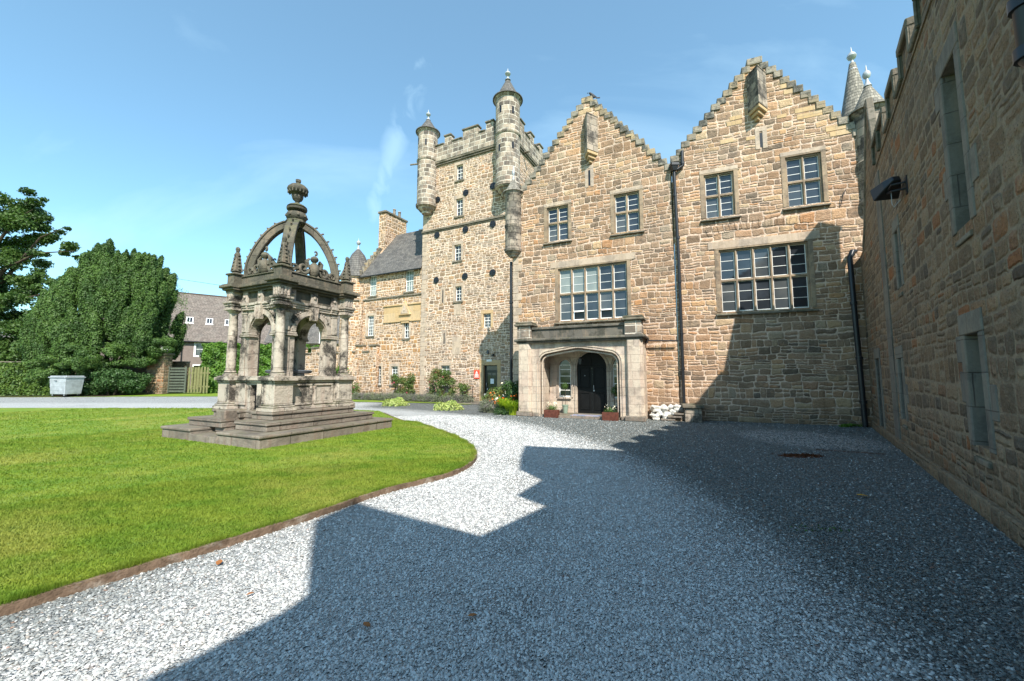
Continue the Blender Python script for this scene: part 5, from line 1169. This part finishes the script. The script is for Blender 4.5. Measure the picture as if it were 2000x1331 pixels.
def rib(Mx,k):
    prf=[(1.20,4.34),(1.20,4.60),(1.16,4.85),(1.07,5.12),(.93,5.42),(.74,5.72),(.52,5.95),(.28,6.10)]  # diagonal radius, z
    A=Matrix.Translation((c0,c0,0))@Matrix.Rotation(R(45+90*k),4,'Z')
    sm=smooth(prf,4); outer=sm; inner=[]
    for i,(r,z) in enumerate(sm):
        a_=sm[max(i-1,0)]; b_=sm[min(i+1,len(sm)-1)]; dx,dz=b_[0]-a_[0],b_[1]-a_[1]; l=math.hypot(dx,dz); inner.append((r-dz/l*.20,z+dx/l*.20))
    m=MB(); m.slab(outer+inner[::-1],[],-.12,.12,A); rb=m.build('dome_rib','welldark',WH,bevel=.02)
    for off in (.06,.12):
        i2=[(r*1-(.0),z) for r,z in sm]
    o2=[(r+ (sm[i][0]-inner[i][0])*.12,z+(sm[i][1]-inner[i][1])*.12) for i,(r,z) in enumerate(sm)]; i3=[(r-(sm[i][0]-inner[i][0])*.15,z-(sm[i][1]-inner[i][1])*.15) for i,(r,z) in enumerate(sm)]
    MB().slab(o2+i3[::-1],[],-.15,.15,A).build('rib_moulding','welldark',rb,bevel=.012)
    # crockets climbing the back of the rib
    m=MB()
    for i in range(3,len(sm)-3,3):
        r,z=sm[i]; nx_,nz_=(sm[i][0]-inner[i][0])/.2,(sm[i][1]-inner[i][1])/.2
        pts=[]; 
        for q in range(9):
            t=q/8*4.2; rr=.055*(1-q/12); pts.append((r+nx_*.05+rr*math.cos(t+1),0,z+nz_*.05+rr*math.sin(t+1)))
        m.tube(pts,[.026]*5+[.022,.018,.014,.01],7,A)
    # mask near the crown
    m.lathe([(0,0),(.07,.02),(.08,.1),(.06,.2),(0,.26)],.62,0,10,M4=A@Matrix.Translation((.0,0,5.62)))
    m.build('crocket','welldark',rb,smooth=True)
sym(rib)
def scroll(cx,cz,r0,turns,dirn,th,Mx,y,mb,n=26,start=0):
    pts=[]; rs=[]
    for i in range(n):
        t=i/(n-1); a_=start+dirn*turns*2*math.pi*t; r=r0*(1-t*.86); pts.append((cx+r*1.25*math.cos(a_),y,cz+.05+r*1.3*math.sin(a_))); rs.append(th*1.25*(1-.5*t))
    mb.tube(pts,rs,7,Mx)
def cresting(Mx,k):
    m=MB(); y=1.20
    for sx in (-1,1):
        scroll(2.065+sx*.33,4.52,.13,1.35,sx,.045,Mx,y,m,start=math.pi/2*0+ (math.pi if sx>0 else 0))
        scroll(2.065+sx*.62,4.46,.09,1.25,-sx,.038,Mx,y,m,start=(math.pi if sx>0 else 0))
        m.tube([(2.065+sx*.20,y,4.62),(2.065+sx*.24,y,4.80),(2.065+sx*.16,y,4.88)],[.065,.055,.03],7,Mx)
        m.tube([(2.065+sx*.46,y,4.44),(2.065+sx*.52,y,4.40),(2.065+sx*.75,y,4.38)],[.05,.04,.03],7,Mx)
    m.lathe([(.05,4.36),(.12,4.44),(.145,4.58),(.12,4.72),(.06,4.78),(.045,4.80),(.09,4.84),(.11,4.90),(.08,4.96),(.03,4.99)],0,0,14,M4=Mx@Matrix.Translation((2.065,y,0)))
    scroll(2.085,5.05,.055,.8,1,.024,Mx,y,m,start=-1.5)
    m.build('cresting','welldark',WH,smooth=True)
sym(cresting)
fin=MB().lathe([(.24,6.06),(.30,6.10),(.31,6.14),(.25,6.18),(.22,6.2)],c0,c0,8)
A=Matrix.Translation((c0,c0,0))
fin.lathe([(.20,6.18),(.27,6.24),(.29,6.32),(.26,6.40),(.17,6.44),(.16,6.47),(.27,6.50),(.28,6.56),(.24,6.58),(.27,6.60),(.22,6.65),(.12,6.70),(.055,6.74),(.06,6.77),(.13,6.83),(.155,6.90),(.15,6.95),(.13,6.97),(.17,7.0),(.27,7.08),(.29,7.14),(.27,7.20),(.20,7.27),(.10,7.31),(.05,7.33),(.055,7.37)],c0,c0,20)
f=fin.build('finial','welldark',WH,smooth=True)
m=MB()
for q in range(16):
    an=2*math.pi*q/16; Ar=A@Matrix.Rotation(an,4,'Z'); m.box(.22,.275,-.018,.018,7.01,7.12,Ar)
for q in range(8):
    an=2*math.pi*q/8; Ar=A@Matrix.Rotation(an+.3,4,'Z'); m.lathe([(0,0),(.045,.03),(.03,.08),(0,.1)],.27,0,8,M4=Ar@Matrix.Translation((0,0,6.26))); m.frus(.055,0,7.38,7.46,.014,.02,Ar)
m.lathe([(.05,7.36),(.08,7.39),(.05,7.40)],c0,c0,12)
m.build('finial_carving','welldark',f,bevel=.008)

# ================================================================= trees, hedges, plants
def plume_tree():
    t=thing('yew_tree','broad dense upright yew with many plume-like tips, left of the well house','tree',(-35.9,35.3,0))
    g=np.random.default_rng(21); MBt=MB()
    for i in range(7):
        a=i*.9; MBt.tube([(math.cos(a)*.25,math.sin(a)*.2,0),(math.cos(a)*.9,math.sin(a)*.7,2.2),(math.cos(a)*2.4,math.sin(a)*2,5.5)],[.28,.2,.08],8)
    MBt.build('trunk','bark',t)
    P=[];N=[]
    # outline in the picture plane: left slope, tall crown right of centre
    def topz(x): # x relative to centre
        xs=[-5.2,-4.8,-4.3,-3.3,-2.1,-1.0,-.4,.7,1.9,3.6,4.9,5.7,6.3]; zs=[5.6,7.9,9.6,11.0,11.8,12.6,13.9,12.6,13.1,13.0,11.6,9.6,7.0]
        return np.interp(x,xs,zs)
    def botz(x): return np.interp(x,[-6.9,-5,-3,-1,1,3,5,6.3],[2.6,1.5,1.2,1.5,2.1,2.3,2.6,4.0])
    n=350; core=MB()
    for i in range(n):
        # plumes stand on the outer shell of the crown, nested in tiers
        x=g.uniform(-4.7,5.6); dep=3.9*math.sqrt(max(0,1-(x/6.7)**2)); v=g.random()**.8
        y=-dep*math.sqrt(max(0,1-v*v))*g.uniform(.85,1.02); 
        if i%4==0: y=-y*.8
        TZ=topz(x); bz=botz(x); tz=bz+.9+(TZ-bz-.9)*(.18+.82*v)+g.uniform(-.25,.25)
        h=g.uniform(1.7,2.8); w_=g.uniform(.28,.46)
        lean=np.array([x*.06,y*.05,1.0]); lean/=np.linalg.norm(lean)
        m=int(820*w_/.45); s=g.random(m); an=g.uniform(0,2*math.pi,m)
        xs_,ys_=[0,.08,.25,.5,.8,1],[.05,.45,.8,1,.9,.5]
        rad=w_*np.interp(s,xs_,ys_)*g.uniform(.9,1.08,m)*(1+.16*np.sin(s*h*9+i)*np.cos(an*3+i))
        tip=np.array([x,y,tz])
        p=tip-lean*(s*h)[:,None]+np.stack([np.cos(an)*rad,np.sin(an)*rad,np.zeros(m)],1)
        P.append(p);N.append(np.stack([np.cos(an),np.sin(an),.35+.9*np.exp(-s*9)],1)*1.8)
        pts=[tuple(tip-lean*(h*q)) for q in (.04,.12,.3,.55,.85,1.0)]; core.tube(pts,[w_*.86*np.interp(q,xs_,ys_) for q in (.04,.12,.3,.55,.85,1.0)],8)
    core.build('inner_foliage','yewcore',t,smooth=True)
    for i in range(260): # inner mass, keeps the crown opaque
        x=g.uniform(-4.4,5.4); y=g.uniform(-3,2); z=botz(x)+(topz(x)*.86-botz(x))*g.uniform(.05,.9)
        p,d=blob_pts(g,(x,y,z),(.8,.7,.9),130,.6); P.append(p);N.append(d)
    for i in range(150): # rounded lower boughs
        ang=g.uniform(math.pi,2*math.pi); x=(5.9 if math.cos(ang)>0 else 4.9)*math.cos(ang)*g.uniform(.6,1.0); y=4.0*math.sin(ang)*g.uniform(.75,1); z=botz(x)+g.uniform(0,2.2)
        p,d=blob_pts(g,(x,y,z),(g.uniform(.4,.75),.6,g.uniform(.28,.45)),520,.72); P.append(p);N.append((d+np.array([0,0,.3]))*1.5)
    leaves('crown',np.concatenate(P),.125,'yew',t,asp=.45,nrm=np.concatenate(N),seed=3)
plume_tree()
def shrub(name,label,cat,x,y,blobs,n,size,mat,group=None,stem=True,seed=1,flowers=None,asp=.55,z=0,rot=0):
    t=thing(name,label,cat,(x,y,z),rot,group); g=np.random.default_rng(seed); P=[];N=[]
    tot=sum(b[3]*b[5]+.01 for b in blobs)
    for bx,by,bz,rx,ry,rz in blobs:
        p,d=blob_pts(g,(bx,by,bz),(rx,ry,rz),max(8,int(n*(rx*rz+.01)/tot)) if True else n,.45); P.append(p);N.append(d)
    P=np.concatenate(P);N=np.concatenate(N); k=P[:,2]>.02; 
    leaves('foliage',P[k],size,mat,t,asp=asp,nrm=N[k],seed=seed)
    if stem:
        m=MB()
        for i,(bx,by,bz,*_) in enumerate(blobs[:8]): m.tube([(bx*.3,by*.3,0),(bx*.7,by*.7,bz*.6),(bx,by,bz)],[.03,.02,.01],5)
        m.build('stems','bark',t)
    if flowers:
        fm,fn,fs,lab=flowers; idx=g.choice(len(P),fn); q=P[idx]+N[idx]*.05; Q=np.repeat(q,5,0)+g.normal(size=(fn*5,3))*fs*.3; leaves('flowers',Q,fs,fm,t,asp=.9,seed=seed+1)
    return t
g=np.random.default_rng(5)
shrub('undergrowth','dark green bushy undergrowth beneath the yew tree','shrub',-32.6,32.6,[(g.uniform(-3.9,1.6),g.uniform(-.5,1.2),g.uniform(.3,1.9),g.uniform(.6,1.1),.7,g.uniform(.4,.7)) for _ in range(40)],30000,.15,'under',seed=9)
def hedge(name,label,x0,x1,y0,y1,h,mat,n,size,rot=0,loc=(0,0,0),seed=4,bump=.12):
    t=thing(name,label,'hedge',loc,rot); g=np.random.default_rng(seed); L=x1-x0;D=y1-y0
    MB().box(x0+.25,x1-.25,y0+.25,y1-.25,0,h-.25).build('inner_twigs','bark',t)
    ar=np.array([L*h,L*D,D*h,D*h]); c=g.choice(4,n,p=ar/ar.sum()); u=g.random(n);v=g.random(n); P=np.zeros((n,3));N=np.zeros((n,3))
    k=c==0; P[k]=np.stack([x0+L*u[k],np.full(k.sum(),y0),h*v[k]],1);N[k]=(0,-1,.25)
    k=c==1; P[k]=np.stack([x0+L*u[k],y0+D*v[k],np.full(k.sum(),h)],1);N[k]=(0,0,1)
    k=c==2; P[k]=np.stack([np.full(k.sum(),x0),y0+D*u[k],h*v[k]],1);N[k]=(-1,0,.25)
    k=c==3; P[k]=np.stack([np.full(k.sum(),x1),y0+D*u[k],h*v[k]],1);N[k]=(1,0,.25)
    f=np.sin(P[:,0]*3.1+P[:,2]*2.3)*np.sin(P[:,2]*4.1+P[:,0]*1.3+P[:,1]*2)
    P+=N*(f*bump+g.uniform(-.28,.06,n))[:,None]
    leaves('foliage',P,size,mat,t,asp=.55,nrm=N,seed=seed); return t
hedge('clipped_hedge','clipped dark green hedge with flat sunlit top behind the bin',-60,-36.6,0,1.6,2.6,'hedge',60000,.16,loc=(0,31.9,0),seed=5,bump=.06)
hedge('leafy_hedge','tall bright green broad-leaved hedge behind the left column of the well house',0,9.5,0,2.5,4.5,'beech',42000,.22,rot=R(28),loc=(-28.1,36.2,0),seed=6,bump=.22)
shrub('climber','bright green climbing shrub seen through the right arch of the well house','shrub',-12.6,29.2,[(g.uniform(-1.2,1.1),0,g.uniform(.4,2.1),.5,.35,.5) for _ in range(16)],5000,.14,'beech',seed=8)
# big broadleaf tree entering from the left
GW=thing('backdrop_wall','dark rubble backdrop wall added under the trees at the far left','wall',(-75,38.5,0))  # backdrop added to darken the bright gap under the trees
MB().box(0,43.5,0,.5,0,2.9).build('wall','wing',GW); MB().box(0,43.5,-.06,.56,2.9,3.0).build('coping','moss',GW)
def oak():
    t=thing('broadleaf_tree','large dark broadleaf tree reaching into the picture from the left edge','tree',(-56,41,0))
    m=MB(); m.tube([(0,0,0),(.3,0,4),(.2,0,9),(.5,0,15)],[.8,.6,.45,.2],10)
    br=[((.3,0,5),(3.0,-.5,9.2),(6.2,-.6,9.6),(9.6,-.8,10.4)),((.2,0,8),(3,-.3,12.6),(6.5,-.5,14.3),(10.6,-.7,14.5)),((.3,0,7),(2.5,1,9.5),(5,1,10.5),(7,1,10.8)),((.2,0,10),(2,-.5,15),(4,-.5,18),(5.6,-.5,19)),((.3,0,6),(3,0,7),(5,-1,6.8),(7,-1,6.5)),((.2,0,9),(2.8,.2,12),(6,.1,16.2),(8.4,0,17.2)),((.3,0,4),(-2,-1,8),(-3,-1,12),(-4,-1,15))]
    for b in br: m.tube(b,[.28,.17,.09,.03],7)
    m.build('trunk','bark',t)
    g=np.random.default_rng(31); P=[]
    C=[]
    def cl(x,z,r,k=1,y=None): C.append((x,(g.uniform(-2,2) if y is None else y),z,r,k))
    for _ in range(70): # dense mass hugging the frame edge
        x=g.uniform(-2,5.2); z=g.uniform(2.5,20); 
        if x>5.0-abs(z-7)*.02: x-=1
        cl(x,z,g.uniform(.8,1.5))
    for _ in range(46): cl(g.uniform(3.5,8.3),g.uniform(2.3,9.8),g.uniform(.7,1.15))
    for x,z,r in ((5.6,11.5,.9),(6.8,11.9,.8),(8.0,11.3,.7),(9.0,10.8,.6),(9.8,10.6,.5),(7.2,10.6,.7),(5.5,13.6,.9),(6.3,14.4,.7),(7.2,14.2,.5),(8.3,14.6,.5),(9.1,15.0,.65),(10.0,15.1,.75),(10.8,14.7,.6),(11.4,14.2,.3),(9.4,14.3,.45),(7.4,17.0,.5),(8.4,17.3,.35),(6.3,16.6,.7),(5.4,16.4,.9),(5.6,18.6,.55),(5.0,17.6,.8),(4.6,20.2,.8),(4.2,21.2,.7),(5.3,20.6,.4),(6.3,12.6,.6)): cl(x,z,r,1,g.uniform(-1,1))
    for x,y,z,r,k in C:
        n=int(430*r*r*1.3); p,_=blob_pts(g,(x,y,z),(r*1.15,r,r*.62),n,.25); P.append(p)
    leaves('crown',np.concatenate(P),.27,'oak',t,asp=.6,seed=9)
oak()
# flower border
def rosebush(x,y,w_,h,label,seed,fl='petalp',n=1500):
    n=int(n*2.6)
    g=np.random.default_rng(seed); bl=[(g.uniform(-w_,w_)*.6,g.uniform(-.15,.15),g.uniform(.15,1)*h*.85,g.uniform(.2,.36),.2,g.uniform(.2,.35)) for _ in range(int(8+w_*10))]
    return shrub('rose_bush',label,'rose bush',x,y,bl,n,.085,'rose',seed=seed,flowers=(fl,5,.07,''),z=.05)
q=fr(W,-1.25,-.75,0); rosebush(q[0],q[1],.75,1.9,'leafy rose bush with pink blooms below the small left wing window',41)
q=fr(W,-.1,-.9,0); rosebush(q[0],q[1],.40,1.75,'narrow upright rose bush where left wing meets tower',42,n=900)
q=fr(T,2.55,-.85,0); rosebush(q[0],q[1],.9,2.2,'tall straggly rose bush beside the ground floor tower window',43,n=2200)
q=fr(T,1.35,-.6,0); rosebush(q[0],q[1],.28,2.1,'thin climbing rose left of the ground floor tower window',46,n=330)
q=fr(T,3.75,-.7,0); rosebush(q[0],q[1],.3,1.35,'small rose bush just left of the red sign',47,n=500)
q=fr(W,-4.9,-1.2,0); rosebush(q[0],q[1],.5,1.0,'small yellow green bush right of the well house steps',44,n=800)
g=np.random.default_rng(51); P=[]
for i in range(150):
    t=i/149; x=-10.6+8.2*t; y=27.1-3.6*t+g.uniform(-.35,.25); p,_=blob_pts(g,(x,y,.22),(.34,.3,g.uniform(.24,.42)),230,.4); P.append(p)
P=np.concatenate(P); P=P[P[:,2]>.03]; tag(leaves('lavender_border',P,.085,'lav',asp=.22,seed=52),'soft grey green lavender border at the foot of the castle wall','lavender',kind='stuff')
def mound(x,y,w_,label,seed):
    t=thing('variegated_shrub',label,'shrub',(x,y,0),0,'low variegated mounds on the gravel'); g=np.random.default_rng(seed)
    p,d=blob_pts(g,(0,0,0),(w_,w_*.8,.43),3200,.7); k=p[:,2]>.0; leaves('foliage',p[k]*(1+.12*np.sin(p[k][:,:1]*9)),.10,'varieg',t,asp=.4,nrm=d[k],seed=seed)
mound(-6.32,21.9,.74,'low round yellow and green variegated shrub, farther left of the two on the gravel',61)
mound(-3.03,19.35,.74,'low variegated shrub on the gravel, nearer and right of the two',62)
def blades(name,parent,n,r,h,seed,mat,wd=.016,ctr=(0,0)):
    g=np.random.default_rng(seed); a=g.uniform(0,6.28,n); rr=r*np.sqrt(g.random(n))*.35; L=h*g.uniform(.7,1.15,n); out=g.uniform(.35,1.0,n)*r
    seg=5; V=[];F=[]; b=0
    for i in range(n):
        ca,sa=math.cos(a[i]),math.sin(a[i])
        for s in range(seg+1):
            t=s/seg; d=rr[i]+out[i]*t**1.4; z=L[i]*(t*1.75-1.0*t*t) ; w_=wd*(1-t)**.6
            V+= [(ctr[0]+ca*d-sa*w_,ctr[1]+sa*d+ca*w_,z),(ctr[0]+ca*d+sa*w_,ctr[1]+sa*d-ca*w_,z)]
            if s: F.append((b+2*s-2,b+2*s-1,b+2*s+1,b+2*s))
        b+=2*(seg+1)
    return fastmesh(name,np.array(V),None,mat,parent,None,np.array(F))
t=thing('daylily_clump','clump of arching yellow green leaves with orange flowers left of the porch','flower clump',(.0,16.85,0)); blades('leaves',t,330,.62,.72,71,'lily'); blades('inner_leaves',t,260,.4,.8,72,'lily',ctr=(-.35,.55))
g=np.random.default_rng(73); p=np.stack([g.uniform(-1.0,.4,60),g.uniform(.0,.9,60),g.uniform(.45,.9,60)],1)[:26]; leaves('flowers',np.repeat(p,4,0)+g.normal(size=(104,3))*.02,.055,'petalo',t,seed=74)
shrub('lavender_clump','rounded grey green lavender clump at the left end of the porch flower bed','shrub',-1.12,18.0,[(0,0,.25,.42,.42,.36),(.3,-.2,.2,.3,.3,.3)],5200,.07,'lav',seed=75,asp=.25,stem=False)
shrub('lavender_clump','small low green clump on the gravel edge below the daylilies','shrub',-.45,16.95,[(0,0,.12,.36,.3,.26),(.25,-.1,.1,.25,.25,.2)],3200,.06,'under',seed=76,asp=.35,stem=False)
shrub('hydrangea','bush with large white flower heads beside the tower door','shrub',-.85,18.9,[(0,0,.6,.45,.4,.5),(.35,.1,.75,.4,.4,.45),(-.3,-.1,.4,.35,.3,.4)],2600,.10,'rose',seed=77,flowers=('petalw',16,.16,''))
shrub('flower_shrub','dark green shrub with cream flowers against the left side of the porch','shrub',.05,17.75,[(0,0,.75,.38,.3,.55),(.22,-.1,1.05,.3,.3,.4),(-.2,0,1.15,.28,.3,.32)],2600,.08,'under',seed=78,flowers=('petalc',14,.07,''))
shrub('weed','small green weed at the foot of the drainpipe in the shaded corner','weed',10.9,12.95,[(g.uniform(-.5,.3),g.uniform(-.1,.1),.04,.16,.1,.07) for _ in range(7)],500,.05,'beech',seed=79,stem=False)
g=np.random.default_rng(80); p=np.stack([g.uniform(3.0,3.6,40),g.normal(4.42,.06,40),np.full(40,.02)],1); tag(leaves('gravel_weeds',p,.03,'under',seed=81),'tiny green weeds growing through the shaded gravel','weeds',kind='stuff')
# iron hand rail beside the flower bed
s=on(T,'hand_rail','small black wrought iron hand rail left of the tower door','railing',4.15,0,-1.6)
MB().tube([(-.25,0,0),(-.25,0,.55),(.1,.5,.72),(.3,.9,.95)],.018,6).tube([(.3,.9,.95),(.3,.9,0)],.018,6).tube([(0,.35,.68),(0,.35,0)],.012,6).build('rail','iron',s)

# ================================================================= far left: bin, gate, fence, pier, houses
s=thing('wheeled_bin','grey galvanised four-wheeled waste bin in front of the dark hedge','bin',(-34.35,30.9,0),R(-12))
m=MB(); m.add([(-.74,-.5,.22),(.74,-.5,.22),(.74,.5,.22),(-.74,.5,.22),(-.82,-.58,1.46),(.82,-.58,1.46),(.82,.58,1.46),(-.82,.58,1.46)],[(0,3,2,1),(0,1,5,4),(1,2,6,5),(2,3,7,6),(3,0,4,7),(4,5,6,7)]); b=m.build('body','galv',s,bevel=.02)
m=MB()
for z in (.5,.8,1.1): k=(z-.22)/1.2; m.box(-.74-.07*k,.74+.07*k,-.515-.07*k,-.48-.07*k,z,z+.05)
m.build('ribs','galv',b,bevel=.01); MB().box(-.88,.88,-.66,.64,1.46,1.53).box(-.84,.84,-.56,.56,1.53,1.62).build('lid','galv',s,bevel=.03)
MB().tube([(-.8,-.2,1.2),(-.92,-.2,1.2),(-.92,.2,1.2),(-.8,.2,1.2)],.025,6).build('handle','galv',s)
MB().box(-.25,.0,-.635,-.60,1.22,1.27).build('lifting_plate','leaddark',s)
for x in (-.6,.6):
    for y in (-.4,.4):
        w_=MB().lathe([(.0,-.035),(.10,-.035),(.11,0),(.10,.035),(0,.035)],0,0,14,M4=Matrix.Translation((x,y,.11))@Matrix.Rotation(R(90),4,'X'),cap=False).build('wheel','rubber',s,smooth=True); MB().box(x-.05,x+.05,y-.06,y+.06,.13,.23).build('castor_fork','galv',w_)
GP=thing('gate_pier','rough square stone gate pier beside the yew tree','gate pier',(-31.05,35.1,0)); MB().box(-.75,.75,-.4,.5,0,3.4).build('shaft','wing',GP,bevel=.05); MB().box(-.85,.85,-.5,.6,3.4,3.6).build('cap','moss',GP,bevel=.03)
gt=thing('slatted_gate','grey green wooden gate of horizontal slats beside the stone pier','gate',(-30.35,35.3,0))
m=MB()
for i in range(9): m.box(0,1.62,-.02,.02,.18+i*.25,.34+i*.25)
m.build('slats','greywood',gt); 
for x in (.0,1.5): MB().box(x,x+.14,-.06,-.021,.1,2.42).build('gate_post','greywood',gt)
ft=thing('picket_fence','yellow green mossy picket fence between the slatted gate and the leafy hedge','fence',(-28.7,35.4,0))
m=MB()
for i in range(7): m.box(.05+i*.27,.21+i*.27,-.02,.02,.12,2.36+(.05 if i%2 else 0))
m.build('pickets','greenwood',ft); MB().box(0,1.95,.021,.06,.6,.72).box(0,1.95,.021,.06,1.8,1.92).build('rail','greenwood',ft)
H=thing('house','brown harled house with long slate roof and three rooflights behind the hedge','house',(-41,48,0),R(37))
hw=[(-.56-.4,.22,3.93,5.55),(2.14,3.36,4.05,5.72),(4.9,6.0,4.05,5.72)]
MB().slab([(-7,0),(13,0),(13,5.9),(-7,5.9)],[hole(*q) for q in hw]+[hole(2.1,3.0,.05,2.9),hole(-.7,.12,1.2,2.86)],0,.3).build('wall','harl',H)
for q in hw+[(-.7,.12,1.2,2.86)]:
    x0,x1,z0,z1=q; m=MB(); m.box(x0-.13,x0+.07,-.03,.2,z0-.12,z1+.14).box(x1-.07,x1+.13,-.03,.2,z0-.12,z1+.14).box(x0+.07,x1-.07,-.03,.2,z1-.07,z1+.14).box(x0+.07,x1-.07,-.03,.2,z0-.12,z0+.07).box(x0+.07,x1-.07,.1,.2,(z0+z1)/2-.03,(z0+z1)/2+.03); w_=m.build('window','white',H); MB().box(x0,x1,.15,.16,z0,z1).build('pane','glassgrey',w_)
m=MB(); m.box(2.0,2.12,-.03,.2,0,3.0).box(2.98,3.12,-.03,.2,0,3.0).box(2.12,2.98,-.03,.2,2.85,3.0); d=m.build('doorway','white',H); MB().box(2.1,3.0,.15,.2,0,2.9).build('door','greenwood',d)
m=MB(); m.add([(-7.2,-.3,5.78),(13.2,-.3,5.78),(13.2,5.2,12.6),(-7.2,5.2,12.6),(-7.2,10.7,5.8),(13.2,10.7,5.8)],[(0,1,2,3),(3,2,5,4),(0,3,4),(1,5,2)],[[(0,0),(20.4,0),(20.4,8.8),(0,8.8)],[(0,0),(20.4,0),(20.4,8.8),(0,8.8)],[(0,0),(5,7),(10,0)],[(0,0),(10,0),(5,7)]]); m.build('roof','slatebrown',H)
MB().box(-7.2,13.2,5.1,5.3,12.5,12.68).build('ridge','slabstone',H); MB().tube([(-7.2,-.36,5.78),(13.2,-.36,5.78)],.07,6).build('gutter','iron',H); MB().tube([(.86,-.12,5.75),(.86,-.12,0)],.055,8).build('downpipe','iron',H)
sl=math.atan2(6.82,5.5)
for x in (1.35,3.35,5.35):
    A=Matrix.Translation((x,2.0,5.78+2.3*6.82/5.5+.03))@Matrix.Rotation(sl,4,'X')
    m=MB(); m.box(-.36,-.26,-.5,.5,0,.09,A); m.box(.26,.36,-.5,.5,0,.09,A); m.box(-.26,.26,.42,.5,0,.09,A); m.box(-.26,.26,-.5,-.42,0,.09,A); m.box(-.02,.02,-.42,.42,.02,.085,A); m.box(-.42,.42,-.62,-.5,-.01,.04,A); r_=m.build('rooflight','white',H); MB().box(-.26,.26,-.42,.42,.03,.05,A).build('pane','glass',r_)
# slated cottage seen through the arches
D=thing('cottage','grey slated cottage with white dormer seen through the right arch of the well house','house',(-28,46.5,0),R(8))
MB().box(-.6,12,0,5,0,5.5).build('wall','leftwing',D); m=MB(); m.add([(-.9,-.3,5.4),(12.3,-.3,5.4),(12.3,3,9.6),(-.9,3,9.6),(12.3,6,5.4),(-.9,6,5.4)],[(0,1,2,3),(3,2,4,5),(0,3,5),(1,4,2)],[[(0,0),(13,0),(13,5.3),(0,5.3)],[(0,0),(13,0),(13,5),(0,5)],[(0,0),(2,4),(5,0)],[(0,0),(5,0),(2,4)]]); m.build('roof','slate',D)
m=MB(); m.box(5.2,5.35,-.35,.9,5.4,7.1).box(6.35,6.5,-.35,.9,5.4,7.1).box(5.35,6.35,-.35,.9,6.95,7.1).box(5.35,6.35,-.35,.9,5.4,5.7).box(5.8,5.9,-.33,-.2,5.7,6.95); dm=m.build('dormer','white',D); MB().box(5.35,6.35,-.25,-.2,5.7,6.95).build('pane','glassgrey',dm); MB().box(5.05,6.65,-.5,1.5,7.1,7.22).build('dormer_roof','leaddark',dm,bevel=.02)
B2=thing('cottage','tan rubble cottage glimpsed under the dark trees at the far left','house',(-99,56,0),R(2)); MB().box(0,26,0,6,0,5.2).build('wall','orange',B2); m=MB(); m.add([(-.3,-.3,5.1),(26.3,-.3,5.1),(26.3,3,8),(-.3,3,8)],[(0,1,2,3)],[[(0,0),(26,0),(26,4.5),(0,4.5)]]); m.build('roof','slate',B2)
s=thing('overhead_wire','thin overhead wire crossing the sky from the yew tree to the castle','wire',(-44,42,13.2)); MB().tube([(0,0,0),(8,1,-1.1),(16,2,-2.2),(26,3,-3.2)],.018,5).build('cable','iron',s)
